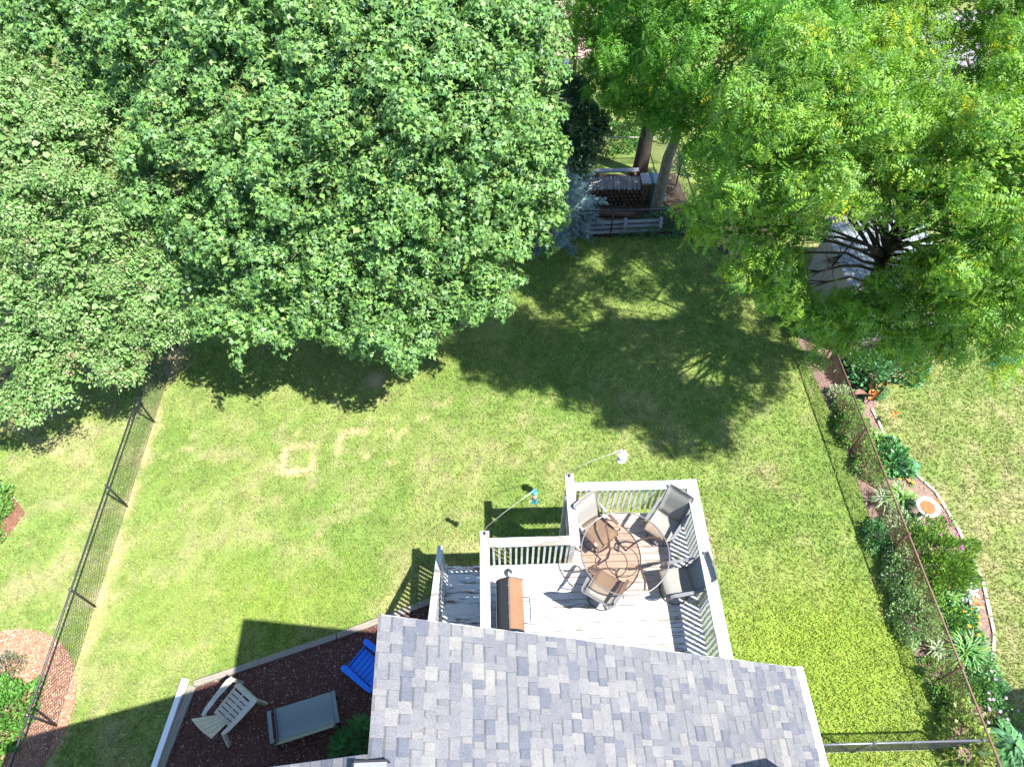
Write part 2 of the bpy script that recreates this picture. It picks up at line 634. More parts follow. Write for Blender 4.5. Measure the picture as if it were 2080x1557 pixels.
gx = np.concatenate([[-500, -250, -120, -60, -35, -24], np.arange(-18, 19.01, 0.18), [24, 35, 60, 120, 250, 500]])
gy = np.concatenate([[-500, -200, -80, -30, -10, -3], np.arange(0, 20.01, 0.18), [21, 22, 23, 24, 25, 27, 29, 32, 36, 45, 70, 120, 250, 500]])
GX, GY = np.meshgrid(gx, gy)
gv = np.stack([GX.ravel(), GY.ravel(), np.zeros(GX.size)], 1)
nx_, ny_ = len(gx), len(gy)
ii, jj = np.meshgrid(np.arange(nx_ - 1), np.arange(ny_ - 1))
a_ = (jj * nx_ + ii).ravel()
gf = np.stack([a_, a_ + 1, a_ + nx_ + 1, a_ + nx_], 1)
gc, gb = lawn_color(gv[:, 0], gv[:, 1])
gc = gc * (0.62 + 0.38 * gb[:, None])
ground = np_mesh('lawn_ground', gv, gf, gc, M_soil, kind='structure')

# grass blades
GN = 215000
px = rng.uniform(-13.5, 14.5, GN)
py = 1.0 + 17.5 * rng.random(GN) ** 1.25
keep = np.ones(GN, bool)
for pl in ALLBEDS:
    keep &= ~inpoly(px, py, pl)
keep &= ~((px > -1.2) & (px < 3.6) & (py < 1.9))
keep &= ~((py > 12.2) & (px < 0.4) & (rng.random(GN) < 0.8))
keep &= ~((px > 9.5) & (py > 12.5) & (rng.random(GN) < 0.6))
px, py = px[keep], py[keep]
gcol, gbare = lawn_color(px, py)
k2 = rng.random(len(px)) > gbare * 0.85
px, py, gcol, gbare = px[k2], py[k2], gcol[k2], gbare[k2]
n = len(px)
T = np.array([[-.5, 0, 0], [.5, 0, 0], [0, 1, 0.25]])
TF = np.array([[0, 1, 2]])
parts = []
for rep in range(3):
    ang = rng.uniform(0, 2 * math.pi, n)
    lean = rng.uniform(0.3, 1.15, n)
    L = rng.uniform(0.035, 0.085, n)
    yd = np.stack([np.cos(ang) * lean, np.sin(ang) * lean, np.ones(n) * .75], 1)
    zd = np.stack([np.zeros(n), np.zeros(n), np.ones(n)], 1) + 0.3 * rng.normal(size=(n, 3))
    pos = np.stack([px + rng.normal(0, .015, n), py + rng.normal(0, .015, n), np.full(n, 0.002)], 1)
    cc = gcol * rng.uniform(0.6, 1.5, (n, 1)) * (1 + rng.normal(0, 0.08, (n, 3)))
    parts.append(spread(T, TF, pos, yd, zd, L, np.clip(cc, 0, 1), rng.uniform(0.012, 0.024, n)))
V, Fc, C = merge(parts)
grass = np_mesh('grass', V, Fc, C, M_grass, kind='stuff')
tag(grass, 'mown lawn grass with clover, straw coloured patches and bare freckles', 'grass')
# low weeds / clover leaves
wn_ = 30000
wx = np.concatenate([rng.normal(6.3, 1.5, wn_ * 2 // 3), rng.uniform(-8.4, 8.2, wn_ // 3)])
wy = np.concatenate([rng.normal(3.4, 1.35, wn_ * 2 // 3), rng.uniform(2, 12, wn_ // 3)])
wk = (wx < 8.3) & (wy > 1.2) & ~((wx < 3.8) & (wx > -1.6) & (wy < 6.3))
for pl in ALLBEDS:
    wk &= ~inpoly(wx, wy, pl)
dens = fbm(wx, wy, 1.4, 70, 3)
wk &= ((dens > 0.52) | (np.hypot((wx - 6.3) / 1.3, wy - 2.9) + dens * 2.0 < 2.6)) & (rng.random(len(wx)) < .8)
wx, wy = wx[wk], wy[wk]
n = len(wx)
T = np.array([[0, -.5, 0], [.5, 0, .05], [0, .5, 0], [-.5, 0, .05]])
TF = np.array([[0, 1, 2, 3]])
zd = np.stack([rng.normal(0, .35, n), rng.normal(0, .35, n), np.ones(n)], 1)
yd = np.stack([rng.normal(size=n), rng.normal(size=n), rng.normal(0, .3, n)], 1)
cc = np.array([0.25, 0.34, 0.035]) * rng.uniform(.6, 1.3, (n, 1)) * (1 + rng.normal(0, .08, (n, 3)))
V, Fc, C = spread(T, TF, np.stack([wx, wy, rng.uniform(.03, .07, n)], 1), yd, zd, rng.uniform(.014, .034, n), cc)
tag(np_mesh('clover', V, Fc, C, M_grass, kind='stuff'), 'bright clover leaves spread through the lawn beside the house', 'clover')


# beds: sheet + chips
def bed(name, poly, z, base, dark, chips, chipcols, label, size=(0.02, 0.05)):
    me = MB()
    me.col = base
    me.poly(poly, -0.05, z)
    o = me.build(name, None, kind='structure')
    o.data.materials.append(simple(name + '_soil', base, dark, 0.95, 0.1, scale=22, bmp=0.6))
    xs = [p[0] for p in poly]
    ys = [p[1] for p in poly]
    x = rng.uniform(min(xs), max(xs), chips)
    y = rng.uniform(min(ys), max(ys), chips)
    k = inpoly(x, y, poly)
    x, y = x[k], y[k]
    n = len(x)
    T = np.array([[-.5, -.5, 0], [.5, -.5, 0.1], [.5, .5, 0.25], [-.5, .5, 0.05]])
    TF = np.array([[0, 1, 2], [0, 2, 3]])
    ang = rng.uniform(0, 6.28, n)
    yd = np.stack([np.cos(ang), np.sin(ang), rng.normal(0, .25, n)], 1)
    zd = np.stack([rng.normal(0, .35, n), rng.normal(0, .35, n), np.ones(n)], 1)
    L = rng.uniform(size[0], size[1], n)
    cc = np.array(chipcols)[rng.integers(0, len(chipcols), n)] * rng.uniform(.6, 1.4, (n, 1))
    V, Fc, C = spread(T, TF, np.stack([x, y, z + rng.uniform(0.0, .012, n)], 1), yd, zd, L, cc, L * rng.uniform(.15, .35, n))
    tag(np_mesh('mulch_chips', V, Fc, C, M_chip, kind='stuff'), label, 'mulch')
    return o


bed('mulch_bed', BED, 0.03, (0.13, 0.062, 0.05), (0.055, 0.028, 0.026), 34000,
    [(0.20, 0.10, 0.075), (0.11, 0.055, 0.045), (0.24, 0.125, 0.09), (0.07, 0.04, 0.035), (0.17, 0.09, 0.08), (0.36, 0.27, 0.22), (0.14, 0.07, 0.055)],
    'dark red brown shredded mulch between house and timber edging')
bed('round_mulch_bed', CIRC, 0.02, (0.38, 0.22, 0.14), (0.22, 0.11, 0.07), 17000,
    [(0.45, 0.28, 0.19), (0.38, 0.2, 0.13), (0.5, 0.36, 0.26), (0.26, 0.13, 0.09)],
    'orange tan wood chips in the round bed left of the chain link fence', (0.02, 0.06))
bed('neighbour_flower_bed', NBED, 0.012, (0.30, 0.21, 0.17), (0.15, 0.095, 0.08), 15000,
    [(0.36, 0.26, 0.21), (0.24, 0.16, 0.13), (0.42, 0.33, 0.28), (0.12, 0.08, 0.07)],
    'dusty pinkish brown mulch of the flower bed along the rusty fence', (0.02, 0.05))
bed('shady_back_bed', BACKBED, 0.012, (0.10, 0.075, 0.055), (0.04, 0.03, 0.022), 8000,
    [(0.14, 0.10, 0.07), (0.08, 0.06, 0.045), (0.25, 0.2, 0.15)],
    'leaf litter under the trees behind the back fence', (0.03, 0.07))
bed('corner_mulch_bed', LBED, 0.015, (0.24, 0.12, 0.08), (0.12, 0.06, 0.04), 3000,
    [(0.3, 0.17, 0.12), (0.2, 0.1, 0.07)], 'reddish mulch around the clipped shrub at the left edge')
# far ground: driveway, patio and path behind the trees
MB().poly([(14.5, 23.5), (19.5, 23.5), (21.5, 29), (15.5, 29)], -0.05, 0.008).build('driveway', M_fine, kind='structure')
MB().poly([(1.8, 26.0), (4.2, 26.0), (4.4, 31), (1.4, 31)], -0.05, 0.008).build('patio', simple('patio_gravel', (0.42, 0.29, 0.25), (0.3, 0.2, 0.17), 0.9), kind='structure')

# stone edging strips of the neighbour's bed
t = thing('bed_edging', 'pale curved edging along the lawn side of the flower bed', 'garden edging', (9.7, 6.0, 0))
epts = [(9.42, 9.6), (9.50, 8.6), (9.80, 7.8), (10.15, 7.23), (10.30, 6.36), (10.36, 5.1), (10.12, 3.96), (9.78, 3.29)]
for i in range(len(epts) - 1):
    a, b = Vector(epts[i]), Vector(epts[i + 1])
    nseg = max(2, int((b - a).length / 0.32))
    for k in range(nseg):
        p = a.lerp(b, (k + 0.04) / nseg) - Vector((9.7, 6.0))
        q = a.lerp(b, (k + 0.96) / nseg) - Vector((9.7, 6.0))
        MB().beam((p.x, p.y, 0.015), (q.x, q.y, 0.015), rnd.uniform(.06, .08), 0.06).build('edging_stone', simple('edging_stone_grey', (0.44, 0.37, 0.33), (0.3, 0.25, 0.22), 0.9) if (i == 0 and k == 0) else bpy.data.materials['edging_stone_grey'], t)

# ------------------------------------------------------------------ the house
ZR, ZE = 8.10, 5.415
XR, XE = -1.22, 3.735
SL = (ZR - ZE) / (XE - XR)
YF = 2.215      # far rake of the wing
YL = 1.0        # far rake of the left slope
house = thing('house', 'house roof corner with grey blue shingles beside the white deck', 'house', (0, 0, 0))
wl = MB()
wl.poly([(-0.95, 1.95), (3.35, 1.95), (3.35, -3.0), (-0.95, -3.0)], 0, 5.35)
wl.build('wall', M_siding, house)
wl = MB()
wl._add([(-0.95, 1.95, 5.35), (3.35, 1.95, 5.35), (-0.95, 1.95, 7.85), (-0.95, -3, 5.35), (3.35, -3, 5.35), (-0.95, -3, 7.85)],
        [(0, 1, 2), (3, 5, 4), (0, 2, 5, 3)])
wl.build('gable_wall', M_siding, house)
MB().box(-6.4, -0.96, -3.0, 0.72, 0, 5.2).build('wall', M_siding, house)
dr = MB().box(0.9, 2.7, 1.951, 1.99, 2.14, 4.2).build('patio_door', M_white, house)
MB().box(0.98, 1.76, 1.991, 2.0, 2.24, 4.1).build('pane', M_window, dr)
MB().box(1.84, 2.62, 1.991, 2.0, 2.24, 4.1).build('pane', M_window, dr)
roof = MB()


def rz(x):
    return ZR - SL * (x - XR) if x >= XR else ZR + SL * (x - XR)


th = 0.10
roof._add([(XR, YF - .02, ZR - .02), (XE - .03, YF - .02, ZE - .02), (XE - .03, -3.4, ZE - .02), (XR, -3.4, ZR - .02),
           (XR, YF - .02, ZR - .02 - th), (XE - .03, YF - .02, ZE - .02 - th), (XE - .03, -3.4, ZE - .02 - th), (XR, -3.4, ZR - .02 - th)],
          [(0, 3, 2, 1), (4, 5, 6, 7), (0, 1, 5, 4), (1, 2, 6, 5), (2, 3, 7, 6), (3, 0, 4, 7)])
XLE = -6.75
roof._add([(XR, YL - .02, ZR - .02), (XLE, YL - .02, rz(XLE) - .02), (XLE, -3.4, rz(XLE) - .02), (XR, -3.4, ZR - .02),
           (XR, YL - .02, ZR - .02 - th), (XLE, YL - .02, rz(XLE) - .02 - th), (XLE, -3.4, rz(XLE) - .02 - th), (XR, -3.4, ZR - .02 - th)],
          [(0, 1, 2, 3), (4, 7, 6, 5), (0, 4, 5, 1), (1, 5, 6, 2), (2, 6, 7, 3), (3, 7, 4, 0)])
roofo = roof.build('roof', simple('roof_deck_felt', (0.12, 0.12, 0.13)), house)
NC = 45
slen = math.hypot(XE - XR, ZR - ZE)
pitch = slen / NC
ud = np.array([(XE - XR) / slen, 0, -(ZR - ZE) / slen])     # downhill
un = np.array([(ZR - ZE) / slen, 0, (XE - XR) / slen])      # outward normal
PAL = [tuple(0.475 * q * k_ for q, k_ in zip(c, (1.08, 1.02, .97))) for c in [(0.225, 0.24, 0.285), (0.25, 0.27, 0.31), (0.275, 0.29, 0.325), (0.30, 0.31, 0.345), (0.185, 0.205, 0.27), (0.155, 0.18, 0.25), (0.37, 0.38, 0.385), (0.335, 0.345, 0.365)]]
_mean = tuple(sum(c[i] for c in PAL) / len(PAL) for i in range(3))
PAL = [tuple(m_ + (q - m_) * .78 for q, m_ in zip(c, _mean)) for c in PAL]
PW = [4, 5, 5, 4, 2.2, 1.8, 1.8, 2.2]


def shingle_geom(mb, s0, y0, y1, hi, col, side=1, org=(XR, ZR), nshade=0.8):
    """one tab: course starts s0 metres down the slope"""
    d = ud * np.array([side, 1, 1])
    nn = un * np.array([side, 1, 1])
    o = np.array([org[0], 0, org[1]])
    t0 = 0.004
    t1 = 0.019 if hi else 0.007
    if hi:
        t0 = 0.009

    def pt(s, y, h):
        return tuple(o + d * s + nn * h + np.array([0, y, 0]))
    sa = s0 + (-0.004)
    sb = s0 + pitch
    sm = s0 + pitch * 0.22
    vs = [pt(sa, y0, t0), pt(sa, y1, t0), pt(sm, y0, t0 * .78 + t1 * .22), pt(sm, y1, t0 * .78 + t1 * .22),
          pt(sb, y0, t1), pt(sb, y1, t1), pt(sb, y0, -0.004), pt(sb, y1, -0.004), pt(sa, y0, -0.004), pt(sa, y1, -0.004)]
    b = len(mb.v)
    mb.v.extend(vs)
    fs = [(0, 2, 3, 1), (2, 4, 5, 3), (4, 6, 7, 5), (0, 8, 6, 4, 2), (1, 3, 5, 7, 9)]
    if side < 0:
        fs = [tuple(reversed(f)) for f in fs]
    mb.f.extend([tuple(i + b for i in f) for f in fs])
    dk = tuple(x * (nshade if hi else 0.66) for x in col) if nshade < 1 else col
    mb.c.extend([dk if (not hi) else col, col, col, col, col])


cells = []
for k in range(NC):
    y = YF + 0.0
    hi = rnd.random() < 0.5
    while y > -3.3:
        L = rnd.choice([0.06, 0.085, 0.11, 0.13, 0.155, 0.19]) if y > 0.6 else rnd.uniform(0.2, 0.4)
        cells.append([k, y - L, y, hi, PAL[rnd.choices(range(8), PW)[0]]])
        y -= L
        hi = not hi if rnd.random() < 0.85 else hi


def vis(c):
    k, y0, y1 = c[0], c[1], c[2]
    X = XR + ud[0] * (k + .5) * pitch
    Z = ZR + ud[2] * (k + .5) * pitch
    ylim = 0.9 + (ZR - Z) * 0.08
    if (y0 + y1) / 2 < ylim:
        return -1
    return (y1 - y0) / (H - Z)


order = sorted(cells, key=vis, reverse=True)
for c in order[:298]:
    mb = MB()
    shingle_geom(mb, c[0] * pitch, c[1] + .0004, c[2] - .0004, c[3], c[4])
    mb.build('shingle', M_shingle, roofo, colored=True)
mb = MB()
for c in order[298:]:
    shingle_geom(mb, c[0] * pitch, c[1] + .0004, c[2] - .0004, c[3], c[4])
NL = int(math.hypot(XR - XLE, rz(XLE) - ZR) / pitch) + 1
for k in range(NL):
    y = YL
    hi = True
    while y > -3.3:
        L = rnd.uniform(0.08, 0.2) if y > 0.5 else rnd.uniform(.2, .4)
        shingle_geom(mb, k * pitch, y - L + .0004, y - .0004, hi, PAL[rnd.choices(range(8), PW)[0]], side=-1)
        y -= L
        hi = not hi
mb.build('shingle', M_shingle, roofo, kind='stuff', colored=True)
# ridge caps on the part with two slopes
for i in range(26):
    y1 = 0.94 - i * 0.16
    mb = MB()
    mb.col = PAL[rnd.choices(range(8), PW)[0]]
    for sd in (-1, 1):
        mb.beam((XR + sd * 0.004, y1 - .08, ZR + .014 + i % 2 * .001), (XR + sd * .09, y1 - .08, ZR + .014 - .09 * SL), 0.155, 0.008, up=(0, 0, 1))
    mb.build('ridge_cap', M_shingle, roofo, colored=True)
# roof vent box at the ridge foot
v = MB().box(-1.33, -1.05, 0.60, 0.935, 8.0, 8.135).build('roof_vent', simple('vent_grey', (0.22, 0.23, 0.25), (0.18, 0.19, 0.21)), roofo)
MB().box(-1.345, -1.335, 0.60, 0.95, 8.0, 8.15).build('vent_rim', M_darkframe, v)
MB().box(-1.345, -1.035, 0.938, 0.95, 8.0, 8.15).build('vent_rim', M_darkframe, v)
# drip edges, fascia, gutter
mb = MB()
mb.beam((XR, YF + .003, ZR - .075), (XE, YF + .003, ZE - .075), 0.006, 0.12)
mb.build('rake_board', M_white, roofo)
mb = MB()
mb.beam((XR, YL + .003, ZR - .075), (XLE, YL + .003, rz(XLE) - .075), 0.006, 0.12)
mb.build('rake_board', M_white, roofo)
g = MB()
g.box(XE - .012, XE + .10, -3.4, YF + .01, ZE - .13, ZE - .118)
g.box(XE + .088, XE + .10, -3.4, YF + .01, ZE - .118, ZE - .005)
g.box(XE - .012, XE, -3.4, YF + .01, ZE - .118, ZE - .015)
g.box(XE, XE + .088, YF - .002, YF + .01, ZE - .118, ZE - .01)
g.box(XE, XE + .088, -3.4, YF - .003, ZE - .03, ZE - .018)
g.build('gutter', M_white, house)
ch = MB().box(3.02, 3.66, 0.10, 0.72, 5.3, 7.15)
ch.build('chimney', M_brick, roofo)

# neighbour's house: only its shadow reaches the picture's corner
nb = thing('neighbour_house', 'neighbouring house beyond the flower bed at the right', 'house', (16, -3.3, 0))
MB().box(-3.6, 4.0, -4.0, 4.3, 0, 4.6).build('wall', M_siding, nb)
rb = MB()
rb._add([(-4.0, 4.7, 4.6), (4.4, 4.7, 4.6), (4.4, -4.4, 4.6), (-4.0, -4.4, 4.6), (-4.0, 4.7, 4.75), (4.4, 4.7, 4.75), (4.4, -4.4, 4.75), (-4.0, -4.4, 4.75), (.2, 1.0, 6.1), (.2, -1.0, 6.1)],
        [(0, 3, 2, 1), (0, 1, 5, 4), (1, 2, 6, 5), (2, 3, 7, 6), (3, 0, 4, 7), (4, 5, 8), (5, 6, 9, 8), (6, 7, 9), (7, 4, 8, 9)])
rb.build('roof', simple('neighbour_roof', (0.2, 0.2, 0.21)), nb)

# ------------------------------------------------------------------ the deck
ZD, ZC = 2.12, 3.05
deck = thing('deck', 'raised white painted wooden deck with railings behind the house', 'deck', (0, 0, 0))
bp = 0.14
y = 1.98
_meshes = {}


def plank(name, x0, x1, yc, z, w, h, mat, parent, tilt=0.0):
    L = round(x1 - x0, 3)
    key = (name, L, w, h, mat.name)
    if key not in _meshes:
        m = MB()
        nx = 1
        b = 0.004
        # chamfered board
        prof = [(-w / 2, -h / 2), (w / 2, -h / 2), (w / 2, h / 2 - b), (w / 2 - b, h / 2), (-w / 2 + b, h / 2), (-w / 2, h / 2 - b)]
        vs = [(-L / 2, p[0], p[1]) for p in prof] + [(L / 2, p[0], p[1]) for p in prof]
        fs = [tuple(range(5, -1, -1)), tuple(range(6, 12))] + [(i, (i + 1) % 6, 6 + (i + 1) % 6, 6 + i) for i in range(6)]
        m._add(vs, [tuple(reversed(f)) for f in fs])
        _meshes[key] = m.mesh(name)
        _meshes[key].materials.append(mat)
    return link(name, _meshes[key], mat, parent, ((x0 + x1) / 2, yc, z), (0, 0, tilt))


i = 0
while y + bp / 2 < 6.08:
    x0 = -0.27 if y < 5.0 else 1.30
    plank('deck_board', x0, 3.53, y, ZD - .014 + rnd.uniform(-.0012, .0012), bp - 0.011, 0.028, M_board, deck, rnd.uniform(-.0006, .0006))
    y += bp
    i += 1
ytop = y - bp / 2
# framing
mb = MB()
zb0, zb1 = ZD - .24, ZD - .032
mb.box(-.27, 3.53, 1.955, 1.99, zb0, zb1)
mb.build('rim_joist', M_paint, deck)
MB().box(3.49, 3.53, 1.99, ytop - .04, zb0, zb1).build('rim_joist', M_paint, deck)
MB().box(1.30, 3.53, ytop - .038, ytop - .002, zb0, zb1).build('rim_joist', M_paint, deck)
MB().box(-.27, -.232, 1.99, 4.98, zb0, zb1).build('rim_joist', M_paint, deck)
MB().box(-.232, 1.30, 4.96, 4.998, zb0, zb1).build('rim_joist', M_paint, deck)
MB().box(1.262, 1.299, 4.998, ytop - .04, zb0, zb1).build('rim_joist', M_paint, deck)
for x in np.arange(0.2, 3.4, 0.42):
    MB().box(x - .02, x + .02, 2.0, 4.95 if x < 1.3 else ytop - .05, zb0, zb1).build('joist', M_timber, deck)
for (x, yy) in ((-.31, 5.05), (1.24, 6.14), (3.6, 6.14), (3.6, 4.1), (1.24, 5.05), (-.31, 3.0), (3.6, 2.2)):
    MB().box(-.044, .044, -.044, .044, 0, ZC - .02).build('post', M_paint, deck, (x + (.02 if x > 0 and x < 3 else 0), yy - .02, 0))


def cap(x0, y0, x1, y1, w, mat, z=ZC):
    L = math.hypot(x1 - x0, y1 - y0)
    m = MB()
    h = 0.036
    b = .005
    prof = [(-w / 2, -h / 2), (w / 2, -h / 2), (w / 2, h / 2 - b), (w / 2 - b, h / 2), (-w / 2 + b, h / 2), (-w / 2, h / 2 - b)]
    vs = [(-L / 2, p[0], p[1]) for p in prof] + [(L / 2, p[0], p[1]) for p in prof]
    fs = [tuple(range(5, -1, -1)), tuple(range(6, 12))] + [(i, (i + 1) % 6, 6 + (i + 1) % 6, 6 + i) for i in range(6)]
    m._add(vs, [tuple(reversed(f)) for f in fs])
    return m.build('rail_cap', mat, deck, ((x0 + x1) / 2, (y0 + y1) / 2, z), (0, 0, math.atan2(y1 - y0, x1 - x0)))


cap(1.383, 6.105, 3.462, 6.085, 0.172, M_paint)             # far rail
cap(3.575, 2.0, 3.575, 6.18, 0.215, M_paint)                 # right rail
cap(1.292, 4.94, 1.292, 6.38, 0.172, M_paint_worn)           # middle return
cap(-.232, 5.045, 1.203, 5.045, 0.172, M_paint_worn)         # left wing rail
cap(-.322, 2.2, -.322, 5.27, 0.172, M_paint)                 # left rail


def baluster(x, y):
    if 'bal' not in _meshes:
        _meshes['bal'] = MB().box(-.019, .019, -.019, .019, 0, 0.95).mesh('baluster')
        _meshes['bal'].materials.append(M_paint)
    link('baluster', _meshes['bal'], M_paint, deck, (x, y, ZC - .02 - .95 - .038), (0, 0, rnd.uniform(-.05, .05)))


for k in range(20):
    baluster(1.46 + k * 0.1025, 6.10)
for k in range(41):
    baluster(3.553, 2.10 + k * 0.0985)
for k in range(14):
    baluster(-0.17 + k * 0.1035, 5.022)
for k in range(28):
    baluster(-.293, 2.3 + k * 0.0985)
for k in range(9):
    baluster(1.277, 5.13 + k * 0.1)
for (a, b, w) in (((1.40, 6.10), (3.45, 6.10), 1), ((-.2, 5.022), (1.2, 5.022), 1), ((3.553, 2.0), (3.553, 6.0), 0), ((-.293, 2.2), (-.293, 4.95), 0), ((1.277, 5.1), (1.277, 6.0), 0)):
    MB().beam((a[0], a[1], ZC - .036), (b[0], b[1], ZC - .036), 0.04, 0.036).build('sub_rail', M_paint, deck)

# stairs down the left side
st = thing('deck_stairs', 'worn white painted wooden stairs leading down beside the deck', 'stairs', (-0.8, 4.3, 0))
NT = 11
for k in range(NT):
    ye = 5.735 - .272 * k - 4.3
    z = 0.2 + .19 * k
    if z > ZD:
        break
    t_ = plank('tread', -.40, .375, ye - .14, z - .018, 0.295, 0.036, M_tread, st)
    MB().box(-.385, .36, ye - .292, ye - .274, z - .0, z + .153).build('riser', M_paint, st)
for x in (-.425, .40):
    MB().beam((x, 5.72 - 4.3, 0.10), (x, 2.95 - 4.3, 2.03), 0.036, 0.26).build('stringer', M_paint, st)
sx = -.50
MB().box(-.04, .04, -.04, .04, 0, 1.03).build('newel_post', M_paint, st, (sx, 5.80 - 4.3, 0))
MB().box(-.055, .055, -.06, .06, 0, .03).build('newel_cap', M_paint, st, (sx, 5.80 - 4.3, 1.03))
MB().box(-.04, .04, -.04, .04, 0, 3.0).build('newel_post', M_paint, st, (sx, 3.1 - 4.3, 0))
p0, p1 = Vector((sx, 5.74 - 4.3, 1.045)), Vector((sx, 3.0 - 4.3, 1.045 + 2.74 * .19 / .272))
MB().beam(p0, p1, 0.125, 0.036).build('handrail', M_paint, st)
for k in range(26):
    f = (k + 1) / 27
    q = p0.lerp(p1, f)
    MB().box(-.017, .017, -.017, .017, -.88, -.03).build('baluster', M_paint, st, (q.x + .035, q.y, q.z))
MB().beam(p0 + Vector((.035, 0, -.8)), p1 + Vector((.035, 0, -.8)), 0.036, 0.07).build('lower_rail', M_paint, st)

# ------------------------------------------------------------------ furniture on the deck


def sling_profile():
    return [(.29, .36), (.27, .415), (.15, .43), (0, .41), (-.14, .395), (-.22, .40), (-.285, .50), (-.33, .66), (-.375, .83), (-.43, .98), (-.49, 1.06)]


def copy_tree(o):
    c = o.copy()
    COL.objects.link(c)
    for ch in o.children:
        d = ch.copy()
        COL.objects.link(d)
        d.parent = c
        for g_ in ch.children:
            e = g_.copy()
            COL.objects.link(e)
            e.parent = d
    return c


def patio_chair():
    r = thing('patio_chair', 'x', 'chair', group='sling swivel chairs around the glass table')
    pr = sling_profile()
    hw = 0.245

    def strip(ps, n=6):
        rows = []
        for (y, z) in ps:
            rows.append([(-hw + 2 * hw * j / n, y, z - .018 * math.sin(math.pi * j / n)) for j in range(n + 1)])
        return rows
    MB().sheet(strip(pr[:6])[::-1], 0.006).build('seat_sling', M_sling, r, smooth=True)
    MB().sheet(strip(pr[5:])[::-1], 0.006).build('back_sling', M_sling, r, smooth=True)
    for s in (-1, 1):
        MB().tube([(s * (hw + .012), y, z) for y, z in pr], 0.014, 6).build('side_rail', M_framel, r, smooth=True)
        arm = MB()
        rows = []
        for (y, z, w) in ((.27, .62, .022), (.20, .645, .03), (.05, .655, .032), (-.12, .66, .028), (-.27, .69, .018), (-.33, .70, .012)):
            rows.append([(s * (hw + .055) - w, y, z), (s * (hw + .055) + w, y, z)])
        arm.sheet(rows[::-1], 0.018).build('armrest', M_framel, r)
        MB().tube([(s * (hw + .055), .26, .61), (s * (hw + .05), .27, .5), (s * (hw + .02), .20, .36), (s * .17, .02, .31)], .013, 6).build('arm_support', M_frame, r, smooth=True)
        MB().tube([(s * (hw + .04), -.24, .66), (s * (hw + .03), -.2, .45), (s * (hw), -.08, .33), (s * .12, -.02, .31)], .012, 6).build('arm_support', M_frame, r, smooth=True)
    MB().tube([(-hw, -.49, 1.06), (0, -.50, 1.075), (hw, -.49, 1.06)], .014, 6).build('top_bar', M_framel, r)
    MB().ring((0, 0, .02), .27, .014, 32, 6).build('base_ring', M_frame, r, smooth=True)
    b = MB()
    for a in (0.78, 0.78 + math.pi / 2):
        c, s_ = math.cos(a), math.sin(a)
        b.tube([(-.27 * c, -.27 * s_, .03), (-.1 * c, -.1 * s_, .07), (.1 * c, .1 * s_, .07), (.27 * c, .27 * s_, .03)], .013, 6)
    b.build('base_cross', M_frame, r, smooth=True)
    MB().lathe([(.03, .06), (.03, .30), (.1, .31), (.1, .33)], 10).build('swivel_post', M_frame, r)
    return r


proto = patio_chair()
chairs = [((1.80, 5.44), (0.60, -0.80), 'patio chair with pale sunlit back in the far left corner of the deck', 0.98),
          ((3.05, 5.52), (-0.62, -0.78), 'patio chair in the far right corner of the deck with its backrest shaded', 0.98),
          ((1.80, 4.34), (0.55, 0.83), 'patio chair nearest the smoker grill, turned to the glass table', 1.02),
          ((3.14, 4.40), (-1.0, -0.12), 'patio chair nearest the house at the right railing, facing left with dark back', 1.0)]
for i, (p, d, lb, sc) in enumerate(chairs):
    o = proto if i == 0 else copy_tree(proto)
    o.location = (p[0], p[1], ZD + .002)
    o.rotation_euler = (0, 0, math.atan2(d[1], d[0]) - math.pi / 2)
    o.scale = (sc, sc, sc)
    o['label'] = lb
    if i == 3:
        for ch in o.children:
            if ch.name.startswith(('back_sling',)):
                ch.data = ch.data.copy()
                ch.data.materials[0] = M_sling_dark

tb = thing('glass_table', 'round bronze tinted glass patio table on curved metal legs', 'table', (2.2, 4.87, ZD))
MB().lathe([(.775, .717), (.785, .72), (.785, .727), (.775, .73)], 64).build('glass_top', M_glass, tb, smooth=False)
MB().ring((0, 0, .722), .79, .013, 72, 6).build('table_rim', M_framel, tb, smooth=True)
MB().ring((0, 0, .30), .30, .009, 40, 6).build('lower_ring', M_frame, tb, smooth=True)
for k in range(4):
    a = k * math.pi / 2 + 0.35
    pts = []
    for tt, r_, z_ in ((0, .74, .70), (.15, .60, .69), (.35, .40, .655), (.6, .28, .45), (.8, .27, .2), (1.1, .42, .06), (1.25, .60, .015)):
        pts.append((r_ * math.cos(a + tt), r_ * math.sin(a + tt), z_))
    m = MB()
    for q in range(len(pts) - 1):
        m.beam(pts[q], pts[q + 1], .034, .013)
    m.build('leg', M_frame, tb)

gr = thing('smoker_grill', 'barrel smoker grill with bronze lid and black back on the deck', 'grill', (0.10, 3.93, ZD))
R = .232
L2 = .43


def half_cyl(a0, a1, r, y0, y1, zc, n=14, thick=.012):
    rows = []
    for i in range(n + 1):
        a = a0 + (a1 - a0) * i / n
        rows.append([(r * math.cos(a), y0, zc + r * math.sin(a)), (r * math.cos(a), y1, zc + r * math.sin(a))])
    return MB().sheet(rows, thick)


